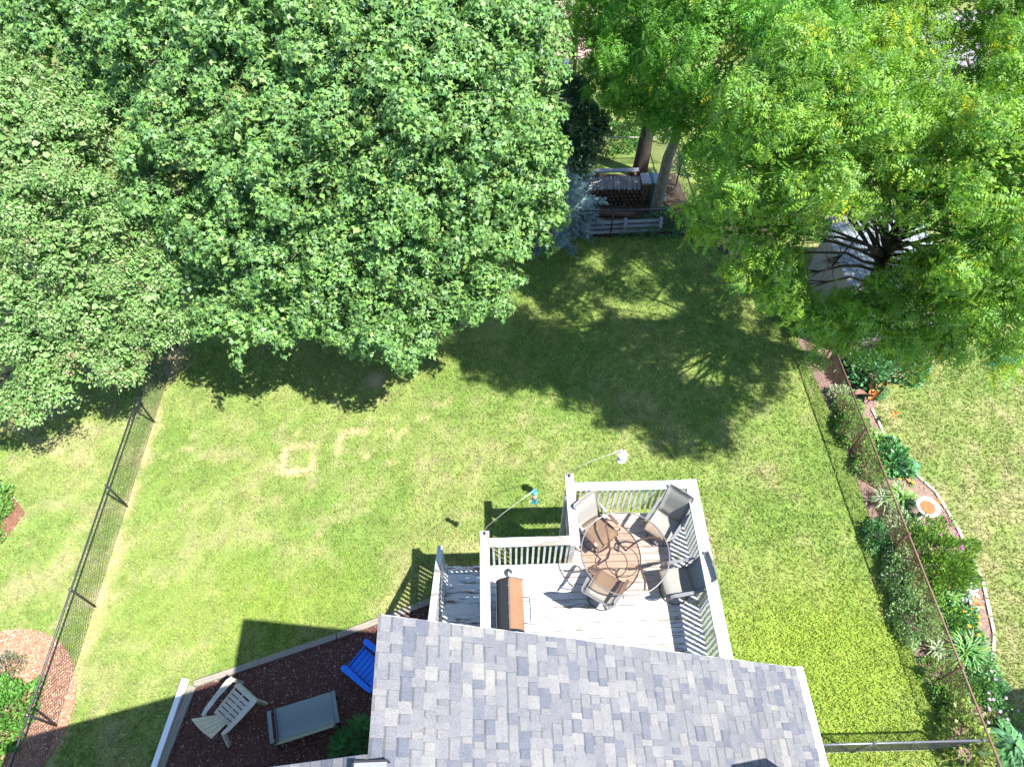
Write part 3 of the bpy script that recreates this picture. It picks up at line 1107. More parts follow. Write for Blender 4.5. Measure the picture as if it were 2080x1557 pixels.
zc = .80
half_cyl(math.radians(-25), math.radians(95), R, -L2, L2, zc, 16).build('lid', M_bronze, gr, smooth=True)
half_cyl(math.radians(95.4), math.radians(335), R - .003, -L2, L2, zc, 26).build('barrel', M_grillblack, gr, smooth=True)
for s in (-1, 1):
    m = MB()
    m.tube([(0, s * L2, zc), (0, s * (L2 + .012), zc)], R + .004, 28)
    m.build('end_cap', M_grillblack, gr)
m = MB()
m.box(R * math.cos(1.66) - .006, R * math.cos(1.66) + .002, -L2, L2, zc + R * math.sin(1.66) - .002, zc + R * math.sin(1.66) + .006)
m.build('hinge_strip', M_chrome, gr)
MB().box(-R - .006, -R - .0005, -L2, L2, zc - .02, zc + .08).build('trim_strip', M_chrome, gr)
hy = (-.30, .14)
MB().tube([(R * .93, hy[0], zc + .08), (R + .09, hy[0], zc + .07), (R + .105, hy[0] + .03, zc + .07), (R + .105, hy[1] - .03, zc + .07), (R + .09, hy[1], zc + .07), (R * .93, hy[1], zc + .08)], .012, 8).build('handle', M_chrome, gr, smooth=True)
MB().lathe([(.035, .75), (.035, 1.10)], 14, (-.02, L2 + .06, 0)).build('chimney_pipe', M_grillblack, gr, smooth=True)
MB().lathe([(.072, 1.10), (.074, 1.115), (.005, 1.15)], 22, (-.02, L2 + .06, 0)).build('chimney_cap', simple('cap_grey', (0.12, 0.13, 0.15), (0.08, 0.09, 0.1), .35, .5, .6), gr, smooth=False)
MB().box(-.06, .02, L2 + .008, L2 + .07, .74, .80).build('pipe_elbow', M_grillblack, gr)
for (x, yy) in ((-.18, -.36), (.18, -.36), (-.18, .36), (.18, .36)):
    MB().beam((x * .8, yy, zc - .17), (x * 1.2, yy, .03), .03, .03).build('leg', M_grillblack, gr)
MB().box(-.21, .21, -.37, .37, .20, .215).build('lower_shelf', M_grillblack, gr)
for s in (-1, 1):
    MB().tube([(.20 * s - .015, -.44, .05), (.20 * s + .015, -.44, .05)], .05, 14).build('wheel', M_darkframe, gr)
# knobs on the lid
for yy in (-.22, 0.0, .30):
    MB().lathe([(.008, 0), (.010, .006), (.004, .01)], 8, (-.035, yy, zc + R - .004)).build('lid_bolt', M_chrome, gr)


# bird feeders on hooks
def hook(post, top, feeder, label, zt):
    h = thing('feeder_hook', label, 'feeder hook', (post[0], post[1], ZC + .02), group='feeder hooks')
    a = Vector((0, 0, 0))
    b = Vector((feeder[0] - post[0], feeder[1] - post[1], zt - ZC - .02))
    d = Vector((b.x, b.y, 0)).normalized()
    pts = [a, Vector((0, 0, .10)), d * .06 + Vector((0, 0, .22)), b * .35 + Vector((0, 0, .18)), b * .7 + Vector((0, 0, .10)), b + Vector((0, 0, .035)), b + d * .03 + Vector((0, 0, .01)), b + d * .02 + Vector((0, 0, -.03))]
    MB().tube(pts, .0055, 6).build('arm', M_white if False else simple('hook_steel', (0.5, .5, .48), (.4, .4, .38), .4, .5, .6), h, smooth=True)
    MB().box(-.02, .02, -.03, .03, -.0, .012).build('bracket', M_darkframe, h)


hook((-.32, 5.22), None, (.60, 5.80), 'thin metal hook reaching from the left railing to the green tube feeder', 3.55)
hook((1.29, 6.33), None, (2.28, 6.62), 'thin metal hook reaching from the far railing to the white feeder', 3.45)
f = thing('tube_feeder', 'clear tube bird feeder with teal cap hanging over the lawn', 'bird feeder', (.60, 5.80, 3.52))
MB().lathe([(.062, -.05), (.06, -.02), (.015, .0)], 18).build('cap', M_teal, f)
MB().lathe([(.042, -.36), (.042, -.051)], 16).build('seed_tube', M_clear, f, smooth=True)
MB().lathe([(.06, -.40), (.07, -.385), (.055, -.361)], 16).build('base', M_teal, f)
for k in range(4):
    a = k * 1.57 + .4
    MB().tube([(.04 * math.cos(a), .04 * math.sin(a), -.33), (.1 * math.cos(a), .1 * math.sin(a), -.335)], .006, 5).build('perch', M_chrome, f)
f = thing('lantern_feeder', 'white hexagonal roofed bird feeder hanging beyond the far railing', 'bird feeder', (2.31, 6.62, 3.40))
MB().lathe([(.105, -.10), (.108, -.09), (.03, -.01), (.015, .0)], 6).build('feeder_roof', M_white, f)
MB().lathe([(.06, -.27), (.06, -.101)], 6).build('seed_chamber', simple('feeder_pane', (.6, .6, .6), (.5, .45, .4), .2), f)
MB().lathe([(.10, -.285), (.10, -.271)], 6).build('tray', M_white, f)
MB().tube([(0, 0, 0), (0, 0, .06)], .006, 5).build('hanger', M_darkframe, f)

# ------------------------------------------------------------------ mulch bed things
te = thing('timber_edging', 'grey weathered landscape timbers edging the mulch bed', 'timber edging', (-4, 4, 0))
segs = [((-6.20, 3.53), (-3.48, 4.37), .12), ((-3.46, 4.375), (-1.36, 5.10), .12), ((-6.22, 3.50), (-6.52, 1.9), .15), ((-6.53, 1.88), (-6.75, .3), .15)]
for a, b, w in segs:
    L = math.hypot(b[0] - a[0], b[1] - a[1])
    plankm = MB().box(-L / 2, L / 2, -w / 2, w / 2, -.05, .10)
    plankm.build('timber', M_timber, te, ((a[0] + b[0]) / 2 + 4, (a[1] + b[1]) / 2 - 4, 0.0), (0, 0, math.atan2(b[1] - a[1], b[0] - a[0])))
wp = MB()
wp.beam((0, .78, .08), (-.21, -.80, .08), .105, .13)
o = wp.build('white_pipe', M_white, loc=(-6.385, 2.85, 0))
tag(o, 'long white square downspout pipe lying along the outside of the timber', 'downspout')


def plastic_chair_beige():
    r = thing('adirondack_chair', 'beige plastic chair with fanned slat back standing on dark mulch', 'chair', (-5.30, 2.92, .035), 0)
    # local +y = front
    n = 5
    for i in range(n):
        a0 = (i - n / 2 + .04) / n * .78
        a1 = (i - n / 2 + .96) / n * .78
        rows = []
        for s_ in (0, .33, .66, 1.0):
            rr = .30 + .50 * s_
            zz = .30 + .52 * s_
            yy = -.10 - .36 * s_
            rows.append([((rr) * math.sin(a0) * .95, yy - .02 * math.cos(a0 * 4) * s_, zz + .05 * math.cos(a0 * 3) * s_), ((rr) * math.sin(a1) * .95, yy - .02 * math.cos(a1 * 4) * s_, zz + .05 * math.cos(a1 * 3) * s_)])
        MB().sheet(rows, .014).build('back_slat', M_beige, r)
    # seat with two columns of slots, made of ribs
    for i in range(6):
        y0 = -.16 + i * .092
        zf = .31 + .018 * i
        MB().beam((-.235, y0 + .03, zf), (.235, y0 + .03, zf), .072, .014).build('seat_slat', M_beige, r)
    for x in (-.235, 0, .235):
        MB().beam((x, -.17, .304), (x, .44, .420), .04 if x else .035, .016).build('seat_rail', M_beige, r)
    fr = MB()
    fr.sheet([[(-.27, .40, .425), (.27, .40, .425)], [(-.27, .47, .40), (.27, .47, .40)], [(-.27, .50, .30), (.27, .50, .30)]][::-1], .016)
    fr.build('front_apron', M_beige, r)
    for s in (-1, 1):
        rows = []
        for (y, z, w, x) in ((.50, .60, .05, .33), (.40, .615, .065, .335), (.1, .60, .05, .335), (-.2, .585, .045, .31), (-.32, .58, .03, .28)):
            rows.append([(s * x - w, y, z), (s * x + w, y, z)])
        MB().sheet(rows[::-1], .02).build('armrest', M_beige, r)
        MB().beam((s * .32, .47, .585), (s * .35, .54, 0), .05, .07).build('leg', M_beige, r)
        MB().beam((s * .28, -.28, .57), (s * .33, -.42, 0), .05, .07).build('leg', M_beige, r)
    return r


bc = plastic_chair_beige()
bc.rotation_euler = (0, 0, math.atan2(.80, .62) - math.pi / 2)
bc.scale = (.96, .96, .96)

r = thing('blue_adirondack_chair', 'bright blue plastic chair on the mulch half hidden by the roof', 'chair', (-2.66, 3.62, .035), math.atan2(.62, -.78) - math.pi / 2)
for i in range(6):
    MB().beam((-.225, -.16 + .093 * i, .30 + .018 * i), (.225, -.16 + .093 * i, .30 + .018 * i), .086, .014).build('seat_slat', M_blue, r)
for i in range(5):
    x0 = -.22 + i * .09
    MB().sheet([[(x0, -.22, .30), (x0 + .084, -.22, .30)], [(x0 * 1.1, -.42, .62), (x0 * 1.1 + .09, -.42, .62)], [(x0 * 1.15, -.52, .86 - abs(i - 2) * .03), (x0 * 1.15 + .09, -.52, .86 - abs(i - 2) * .03)]], .014).build('back_slat', M_blue, r)
for s in (-1, 1):
    rows = []
    for (y, z, w) in ((.43, .55, .03), (.38, .56, .06), (.1, .555, .055), (-.2, .54, .05), (-.34, .53, .03)):
        rows.append([(s * .31 - w, y, z), (s * .31 + w, y, z)])
    MB().sheet(rows[::-1], .035).build('armrest', M_blue, r)
    MB().beam((s * .30, .36, .53), (s * .32, .40, 0), .04, .07).build('leg', M_blue, r)
    MB().beam((s * .27, -.28, .52), (s * .30, -.5, 0), .04, .07).build('leg', M_blue, r)
MB().beam((-.28, .37, .40), (.28, .37, .40), .02, .08).build('front_apron', M_blue, r)

r = thing('sling_loveseat', 'low dark framed outdoor loveseat with slate blue grey sling', 'loveseat', (-3.80, 2.74, .035), math.radians(15))
W = .52
prof = [(.36, .40), (.33, .44), (.1, .43), (-.12, .42), (-.22, .44), (-.29, .56), (-.34, .70)]
rows = [[(-W + 2 * W * j / 10, y, z - .012 * math.sin(math.pi * j / 10)) for j in range(11)] for y, z in prof]
MB().sheet(rows[:5][::-1], .008).build('seat_sling', M_sling_dark, r, smooth=True)
MB().sheet(rows[4:][::-1], .008).build('back_sling', simple('olive_grey_sling', (.30, .32, .25), (.22, .24, .19), .85, scale=80), r, smooth=True)
for s in (-1, 1):
    MB().tube([(s * (W + .02), y, z) for y, z in prof], .016, 6).build('side_rail', M_frame, r, smooth=True)
    rows = [[(s * (W + .08) - .035, y, z), (s * (W + .08) + .035, y, z)] for y, z in ((.30, .60), (.22, .62), (-.15, .61), (-.27, .58))]
    MB().sheet(rows[::-1], .02).build('armrest', M_sling_dark, r)
    MB().beam((s * (W + .07), .27, .60), (s * (W + .05), .30, 0), .03, .03).build('leg', M_darkframe, r)
    MB().beam((s * (W + .07), -.25, .58), (s * (W + .05), -.30, 0), .03, .03).build('leg', M_darkframe, r)
MB().tube([(-W, -.36, .08), (W, -.36, .08)], .010, 5).build('rear_stretcher', M_frame, r)
MB().tube([(-W, .30, .2), (W, .30, .2)], .012, 5).build('front_stretcher', M_darkframe, r)


# ------------------------------------------------------------------ chain link fences
def chain_fence(name, label, a, b, posts, rail_mat, wire_mat, hgt=1.03, wr=.0030, pitchw=.09, rail_r=.021, post_r=.024, braces=()):
    a, b = Vector((*a, 0)), Vector((*b, 0))
    d = (b - a)
    L = d.length
    r = thing(name, label, 'fence', tuple(a), math.atan2(d.y, d.x))
    MB().tube([(0, 0, hgt), (L, 0, hgt)], rail_r, 8).build('top_rail', rail_mat, r, smooth=True)
    for pz in posts:
        MB().tube([(pz, 0, 0), (pz, 0, hgt + .03)], post_r, 8).build('post', rail_mat, r, smooth=True)
        MB().lathe([(post_r + .008, hgt + .03), (post_r + .006, hgt + .05), (.004, hgt + .065)], 8, (pz, 0, 0)).build('post_cap', rail_mat, r)
    m = MB()
    top, bot = hgt - .0, .04
    hh = top - bot
    n = int((L + hh) / pitchw)
    for sgn in (-1, 1):
        for k in range(n):
            x = -hh + k * pitchw if sgn > 0 else k * pitchw
            p, q = Vector((x, .006 * sgn, bot)), Vector((x + hh * sgn, .006 * sgn, top))
            # clip to 0..L
            def clip(p, q, lim, side):
                if (p.x - lim) * side >= 0 and (q.x - lim) * side >= 0:
                    return p, q
                if (p.x - lim) * side < 0 and (q.x - lim) * side < 0:
                    return None
                t_ = (lim - p.x) / (q.x - p.x)
                m_ = p.lerp(q, t_)
                return (m_, q) if (p.x - lim) * side < 0 else (p, m_)
            res = clip(p, q, 0, 1)
            if res:
                res = clip(res[0], res[1], L, -1)
            if res and (res[1] - res[0]).length > .03:
                m.tube([res[0], res[1]], wr, 3, cap=False)
    m.tube([(0, 0, bot), (L, 0, bot)], wr * 1.2, 3)
    m.build('chain_link_mesh', wire_mat, r)
    for (x0, x1) in braces:
        MB().tube([(x0, 0, .08), (x1, 0, hgt - .06)], .014, 6).build('brace', rail_mat, r)
    return r


chain_fence('chain_link_fence', 'long black chain link fence along the left side of the lawn', (-8.73, -0.4), (-8.59, 12.4),
            [0.95, 3.27, 5.58, 7.90, 10.2, 12.6], M_black, M_black)
chain_fence('chain_link_fence', 'long rusty brown chain link fence in front of the flower bed', (8.62, -0.6), (8.42, 13.4),
            [1.2, 3.72, 6.40, 9.0, 11.5, 13.8], M_rust, M_rust, wr=.0022, pitchw=.06)
chain_fence('chain_link_fence', 'short fence from the house corner to the rusty fence', (3.95, 1.93), (8.50, 1.89),
            [0.05, 2.55, 4.5], simple('galvanised_dark', (.22, .23, .26), (.12, .12, .14), .35, .5, .5), M_black, pitchw=.075)
chain_fence('chain_link_fence', 'black chain link fence in front of the log pile under the trees', (0.6, 16.08), (5.95, 16.08),
            [0.1, 2.92, 5.3], M_black, M_black)
chain_fence('chain_link_fence', 'black side fence running back beside the pale trunk', (5.98, 16.15), (5.85, 20.6),
            [2.2, 4.4], M_black, M_black)
chain_fence('chain_link_fence', 'thin rear fence behind the dark trunk', (0.8, 19.6), (5.8, 19.5),
            [0.1, 2.5], simple('pale_wire', (.3, .33, .24), (.2, .22, .16), .6), M_black)
p = MB().box(-.06, .06, -.06, .06, 0, 1.15).build('corner_post', M_darkframe, loc=(6.08, 16.02, 0))
tag(p, 'thick dark wooden post at the corner of the back fence', 'post')

# ------------------------------------------------------------------ things behind the back fence
r = thing('slatted_bench_top', 'long pale slatted planks with three blocks lying behind the back fence', 'planks', (3.95, 15.93, 0))
for k, (yy, zz) in enumerate(((-.14, .16), (0.0, .22), (.13, .28))):
    MB().beam((-1.15, yy + .32, zz), (1.08, yy + .38, zz), .12, .035).build('plank', M_lgrey, r)
for x in (-1.1, 0, 1.08):
    MB().beam((x - .02, .16, .30), (x + .05, .50, .40), .10, .09).build('block', M_lgrey, r)
r = thing('firewood_stack', 'stack of grey split firewood in the shade beside the pale trunk', 'firewood', (3.95, 17.75, 0))
for k in range(26):
    x = -.95 + k * .062
    MB().beam((x + rnd.uniform(-.02, .02), -.26 + rnd.uniform(-.03, .03), .62), (x + rnd.uniform(-.02, .02), .22, .72 + rnd.uniform(-.03, .03)), rnd.uniform(.04, .07), rnd.uniform(.04, .08)).build('split_log', M_log, r)
for row in range(4):
    for k in range(13):
        MB().tube([(-.9 + k * .135 + (row % 2) * .06, -.26, .08 + row * .14), (-.9 + k * .135 + (row % 2) * .06, .24, .08 + row * .14)], rnd.uniform(.045, .065), 6).build('log', M_logd, r)
r = thing('plank_bench', 'narrow grey plank bench behind the firewood', 'bench', (3.95, 18.55, 0))
MB().box(-.72, .72, -.08, .08, .50, .54).build('seat_plank', M_lgrey, r)
MB().box(-.6, .55, -.25, -.13, .30, .34).build('lower_plank', M_lgrey, r)
for x in (-.6, .6):
    MB().box(x - .04, x + .04, -.2, .08, 0, .50).build('leg', M_logd, r)
r = thing('storage_bin', 'small brown bin with teal stripe next to the firewood', 'bin', (4.88, 17.75, 0))
MB().box(-.26, .26, -.22, .22, 0, .78).build('body', M_logd, r)
MB().box(-.29, .29, -.25, .25, .78, .83).build('lid', M_lgrey, r)
MB().box(-.0, .08, -.256, .256, .0, .845).build('stripe', simple('faded_teal', (.02, .14, .15), (.01, .1, .11)), r)
for i, (x, yy, L, lb) in enumerate(((3.3, 16.62, 1.5, 'dark rotting log lying nearest the back fence'), (3.5, 16.95, 1.7, 'dark log lying between the planks and the firewood'), (5.2, 17.6, .5, 'short pale log beside the storage bin'))):
    o = MB().tube([(-L / 2, 0, .1), (0, .03, .11), (L / 2, -.02, .1)], .09, 9).build('log', M_logd if i < 2 else M_log, loc=(x, yy, 0), smooth=True)
    tag(o, lb, 'log')

# ------------------------------------------------------------------ shed
shed = thing('garden_shed', 'low garden shed with pale blue grey roof under the locust tree', 'shed', (10.15, 12.9, 0))
MB().box(-1.15, 1.15, -1.45, 1.35, 0, 2.0).build('wall', M_shedwall, shed)
for s in (-1, 1):
    nrow = 9
    for k in range(nrow):
        f0, f1 = k / nrow, (k + 1) / nrow
        m = MB()
        x0, x1 = s * 1.32 * f0, s * (1.32 * f1 + .012)
        z0, z1 = 2.48 - .5 * f0, 2.48 - .5 * f1
        m.sheet([[(x0, -1.6, z0), (x0, 1.5, z0)], [(x1, -1.6, z1 + .012), (x1, 1.5, z1 + .012)]][::(1 if s > 0 else -1)], .02)
        m.build('roof_course', M_shedroof, shed)
MB().box(-1.0, 1.0, 1.53, 2.0, 1.6, 1.66).build('rear_awning', simple('tan_board', (.45, .36, .27), (.36, .28, .21)), shed)

# teal garden netting at the right edge
r = thing('wire_netting', 'low teal wire garden netting at the right edge of the lawn', 'netting', (13.5, 10.85, 0))
for k in range(6):
    MB().tube([(-.55, 0, .06 + .07 * k), (1.2, .02, .06 + .07 * k)], .009, 4).build('wire', M_teal, r)
for k in range(9):
    MB().tube([(-.55 + .21 * k, 0, 0), (-.55 + .21 * k, 0, .43)], .006, 4).build('stake', M_teal, r)

# bird bath and ornaments
r = thing('bird_bath', 'round pale bird bath with brown water in the flower bed', 'bird bath', (9.45, 6.60, 0))
MB().lathe([(.14, 0), (.13, .05), (.06, .10), (.05, .45), (.09, .50)], 18).build('pedestal', M_stone, r, smooth=True)
MB().lathe([(.05, .50), (.18, .53), (.25, .60), (.255, .62), (.235, .625), (.165, .585), (.15, .575)], 32).build('bowl', simple('glazed_pale_bowl', (.62, .65, .68), (.5, .53, .56), .35), r, smooth=True)
MB().lathe([(.17, .583), (.172, .588)], 28).build('water', M_water, r)


def leaf_ornament(loc, rz_, sc, label):
    r = thing('metal_ornament', label, 'garden ornament', loc, rz_)
    rows = []
    for i in range(9):
        t_ = i / 8
        w = .16 * math.sin(math.pi * (t_ * .86 + .07)) * sc
        y = t_ * .62 * sc
        z = (.15 + .55 * t_ - .35 * t_ * t_) * sc
        rows.append([(-w, y, z + w * .7), (-w * .5, y, z + w * .15), (0, y, z), (w * .5, y, z + w * .15), (w, y, z + w * .7)])
    MB().sheet(rows, .006).build('blade', M_rustleaf, r, smooth=True)
    rows2 = [[(p[0] * .8 - p[1] * .55, -p[1] * .45 + .1 * sc, p[2] * .9) for p in row] for row in rows]
    MB().sheet(rows2, .006).build('blade', M_rust, r, smooth=True)
    MB().tube([(0, 0, 0), (0, 0, .18 * sc)], .012, 6).build('stem', M_rust, r)
    return r


def bird_ornament(loc, rz_, label, sc=1.0):
    r = thing('bird_ornament', label, 'garden ornament', loc, rz_)
    MB().tube([(0, -.14 * sc, .34), (0, -.05 * sc, .37), (0, .05 * sc, .38), (0, .12 * sc, .41), (0, .17 * sc, .40)], [.008, .03 * sc, .035 * sc, .02 * sc, .003], 8).build('body', M_rustleaf, r, smooth=True)
    for s in (-1, 1):
        MB().sheet([[(0, -.05 * sc, .38), (0, .06 * sc, .38)], [(s * .10 * sc, -.07 * sc, .43), (s * .10 * sc, .02 * sc, .43)], [(s * .19 * sc, -.12 * sc, .41), (s * .19 * sc, -.09 * sc, .41)]][::s], .004).build('wing', M_rustleaf, r)
    MB().tube([(0, 0, 0), (0, 0, .36)], .006, 5).build('stake', M_rust, r)


leaf_ornament((9.35, 9.75, 0), math.radians(-35), 1.15, 'large rust coloured curved metal leaf sculpture at the top of the flower bed')
bird_ornament(P3(1802, 858, 0), .6, 'small orange metal bird on a stake by the pale edging near the leaf sculpture', .75)
bird_ornament(P3(1962, 1237, 0), 1.8, 'rusty orange metal dragonfly on a stake beside the silvery plant', .8)


# ------------------------------------------------------------------ trees
def leaf_template(kind):
    if kind == 'maple':
        T = np.array([[0, 0, 0], [.56, .34, .04], [.16, .50, 0], [0, 1.1, -.16], [-.16, .50, 0], [-.56, .34, .04]])
        TF = np.array([[0, 1, 2], [0, 2, 4], [0, 4, 5], [2, 3, 4]])
    elif kind == 'oval':
        T = np.array([[0, 0, 0], [.27, .5, .05], [0, 1, -.08], [-.27, .5, .05]])
        TF = np.array([[0, 1, 3], [1, 2, 3]])
    elif kind == 'frond':
        V, Fl = [], []
        m = 4
        for i in range(m):
            y = .1 + .8 * i / (m - 1)
            z = -.22 * (y ** 2)
            for s in (-1, 1):
                b = len(V)
                w = .13
                l = .27 * (1 - .35 * abs(y - .5) * 2)
                V += [[0, y - w * .4, z], [s * l, y + w * 1.1, z - .05], [0, y + w * .9, z]]
                Fl.append([b, b + 1, b + 2] if s > 0 else [b, b + 2, b + 1])
        b = len(V)
        V += [[-.035, .9, -.18], [.035, .9, -.18], [0, 1.05, -.26]]
        Fl.append([b, b + 1, b + 2])
        T, TF = np.array(V), np.array(Fl)
    elif kind == 'needle':
        V, Fl = [], []
        for i in range(9):
            y = .05 + .1 * i
            for s in (-1, 0, 1):
                b = len(V)
                V += [[-.02, y, 0], [.02, y + .02, 0], [s * .26, y + .24, .12 if s == 0 else .03]]
                Fl.append([b, b + 1, b + 2])
        T, TF = np.array(V), np.array(Fl)
    return T, TF


def crown(lobes, kind, cols, leaf, clumps=24, ros=9, leaves=6, clump_r=.45, droop=.35, seed=1, flat=.62, upbias=.35, yellow=0.0, ycol=(.4, .38, .02), sub_r=.11, colvar=.14, inner=0.12, shell=(.72, 1.06), sub=0, subr=(.34, .48), fill=560):
    g = np.random.default_rng(seed)
    cc, rr = [], []
    big = lobes
    if sub:
        lobes = []
        for (x, y, z, r_) in big:
            ns = sub
            k0 = g.uniform(0, 6.28)
            for i in range(ns):
                f_ = (i + .5) / ns
                zz = 1 - 1.35 * f_
                q_ = math.sqrt(max(0, 1 - zz * zz))
                a_2 = k0 + i * 2.4 + g.normal(0, .2)
                rr_ = r_ * g.uniform(.62, .80)
                lobes.append((x + rr_ * q_ * math.cos(a_2), y + rr_ * q_ * math.sin(a_2), z + rr_ * zz * .85 + g.normal(0, .08), r_ * g.uniform(*subr)))
    for (x, y, z, r_) in lobes:
        n = max(4, int(clumps * (r_ / 1.0) ** 2))
        d = nz(g.normal(size=(n * 3, 3)))
        d = d[d[:, 2] > (-.15 if sub else -.45)][:n]
        rad = g.uniform(shell[0], shell[1], len(d))
        ins = g.random(len(d)) < inner
        rad[ins] *= g.uniform(.2, .8, ins.sum())
        p = np.array([x, y, z]) + d * (rad * r_)[:, None] * np.array([1, 1, .78])
        cc.append(p)
        rr.append(d)
    cc = np.concatenate(cc)
    rr = np.concatenate(rr)
    keepc = np.ones(len(cc), bool)          # no leaves deep inside the crown
    for (x, y, z, r_) in big:
        dd = np.linalg.norm((cc - np.array([x, y, z])) / np.array([1, 1, .85]), axis=1)
        keepc &= ~((dd < r_ * (.70 if kind == 'frond' else .66)) & (g.random(len(cc)) < .95))
    cc, rr = cc[keepc], rr[keepc]
    nc = len(cc)
    cn = nz(rr + np.array([0, 0, upbias]) + g.normal(0, .18, (nc, 3)))
    csize = clump_r * g.uniform(.65, 1.25, nc)
    cbright = 1 + g.normal(0, .10, nc)
    cyel = g.random(nc) < yellow
    # rosettes
    idx = np.repeat(np.arange(nc), ros)
    n1 = len(idx)
    N = cn[idx]
    A = nz(np.cross(N, g.normal(size=(n1, 3))))
    rho = np.sqrt(g.random(n1)) * csize[idx]
    rp = cc[idx] + A * rho[:, None] - N * (flat * rho ** 2 / csize[idx])[:, None] + g.normal(0, .03, (n1, 3))
    rn = nz(N + A * (rho / csize[idx])[:, None] * .8 + g.normal(0, .2, (n1, 3)))
    rout = A
    # leaves
    id2 = np.repeat(np.arange(n1), leaves)
    n2 = len(id2)
    N2 = rn[id2]
    ang = g.uniform(0, 2 * math.pi, n2)
    B = nz(np.cross(N2, rout[id2]))
    Y = nz(rout[id2]) * np.cos(ang)[:, None] + B * np.sin(ang)[:, None] + rout[id2] * .25
    Y = nz(Y)
    Y = Y - N2 * droop * g.uniform(.2, 1.6, n2)[:, None] + np.array([0, 0, -1]) * droop * .45
    pos = rp[id2] + Y * (sub_r * g.uniform(.2, 1.0, n2))[:, None] + g.normal(0, .02, (n2, 3))
    sz = leaf * g.uniform(.5, 1.3, n2)
    base = np.array(cols)[g.integers(0, len(cols), n2)]
    col = base * (cbright[idx][id2] * g.uniform(1 - colvar * 1.6, 1 + colvar * 1.6, n2))[:, None] * (1 + g.normal(0, .04, (n2, 3)))
    ym = cyel[idx][id2] & (g.random(n2) < .75)
    col[ym] = np.array(ycol) * g.uniform(.75, 1.2, (ym.sum(), 1))
    T, TF = leaf_template(kind)
    V, Fc, C = spread(T, TF, pos, Y, N2 + g.normal(0, .3, (n2, 3)), sz, np.clip(col, 0, 1))
    # shaded inner leaves that close the view through the crown
    if fill:
        ip = []
        for (x, y, z, r_) in big:
            m_ = int(fill * r_ ** 2)
            dd = nz(g.normal(size=(m_, 3))) * (g.uniform(.15, .60 if kind == 'frond' else .78, m_) * r_)[:, None] * np.array([1, 1, .8])
            ip.append(np.array([x, y, z]) + dd)
        ip = np.concatenate(ip)
        m_ = len(ip)
        T2, TF2 = leaf_template('oval')
        c2 = np.array(cols)[g.integers(0, len(cols), m_)] * g.uniform(.7, 1.1, (m_, 1))
        sz2 = g.uniform(.11, .20, m_) * (.62 if kind == 'frond' else 1)
        V2, F2, C2 = spread(T2, TF2, ip, g.normal(size=(m_, 3)) * np.array([1, 1, .5]), np.array([0, 0, 1.0]) + g.normal(0, .45, (m_, 3)), sz2, c2, sz2 * 1.3)
        V, Fc, C = merge([(V, Fc, C), (V2, F2, C2)])
    return V, Fc, C, cc


def limb_pts(a, b, n=6, sag=.0, jit=.08, up=.3):
    a, b = Vector(a), Vector(b)
    L = (b - a).length
    pts = []
    for i in range(n + 1):
        t_ = i / n
        p = a.lerp(b, t_)
        p.z += up * L * t_ * (1 - t_) * .8
        if 0 < i < n:
            p += Vector((rnd.gauss(0, jit * L * .15), rnd.gauss(0, jit * L * .15), rnd.gauss(0, jit * L * .1)))
        pts.append(p)
    return pts


def tree(name, label, base, top, lobes, bark, tr, leafmat, seed, group=None, clump_twigs=0.25, **kw):
    r = thing(name, label, 'tree', (base[0], base[1], 0), group=group)
    off = np.array([base[0], base[1], 0])
    V, Fc, C, cc = crown(lobes, seed=seed, **kw)
    np_mesh('crown', V - off, Fc, C, leafmat, r)
    m = MB()
    b = Vector((0, 0, 0))
    tp = Vector((top[0] - base[0], top[1] - base[1], top[2]))
    pts = limb_pts(b, tp, 7, jit=.05, up=0)
    m.tube([pts[0] + Vector((0, 0, -.1))] + pts, [tr * 1.35] + [tr * (1 - .45 * i / 7) for i in range(8)], 10)
    for (x, y, z, rr) in lobes:
        c = Vector((x - base[0], y - base[1], z - .25))
        # attach where the trunk is about 60% as high as the lobe
        t_ = min(1.0, max(.25, (z * .62) / top[2]))
        s = b.lerp(tp, t_)
        lp = limb_pts(s, c, 5)
        r0 = tr * (.38 if leafmat is M_leaf else .20)
        m.tube(lp, [r0 * (1 - .82 * i / 5) for i in range(6)], 6)
        for q in range(7):
            d = Vector((rnd.gauss(0, 1), rnd.gauss(0, 1), rnd.uniform(-.2, .9))).normalized()
            m.tube([lp[3 + q % 3], lp[3 + q % 3].lerp(c + d * rr * .85, .5) + Vector((0, 0, .05)), c + d * rr * .85], [r0 * .3, r0 * .2, .006], 4, cap=False)
    m.build('trunk', bark, r, smooth=True)
    return r


def L(lst, dz=0.0, m=1.12):
    return [(*P(u, v, z + dz), z + dz, rr * m) for (u, v, z, rr) in lst]


MC = [(.13, .265, .07), (.16, .30, .08), (.105, .225, .065), (.21, .34, .085), (.14, .26, .11), (.18, .33, .075)]
mk = dict(kind='maple', cols=MC, leaf=.092, clumps=42, ros=10, leaves=6, clump_r=.20, droop=.5, sub=9, sub_r=.09, inner=.05, upbias=.7, shell=(.8, 1.05))
t1 = L([(420, 560, 3.6, .95), (500, 650, 3.3, .75), (600, 640, 3.4, .9), (690, 560, 4.2, .95), (560, 530, 4.4, .95), (470, 460, 5.0, 1.0), (640, 450, 5.2, 1.0),
        (560, 390, 5.8, .95), (720, 470, 5.2, .8), (400, 480, 4.6, .6), (700, 670, 3.0, .5), (520, 590, 3.2, .7), (440, 640, 3.0, .45)])
tree('maple_tree', 'broad green maple in front of the others, hanging over the lawn left of centre', (-4.6, 12.4), (-4.3, 12.0, 4.2), t1, M_bark_g, .16, M_leaf, 3, **mk)
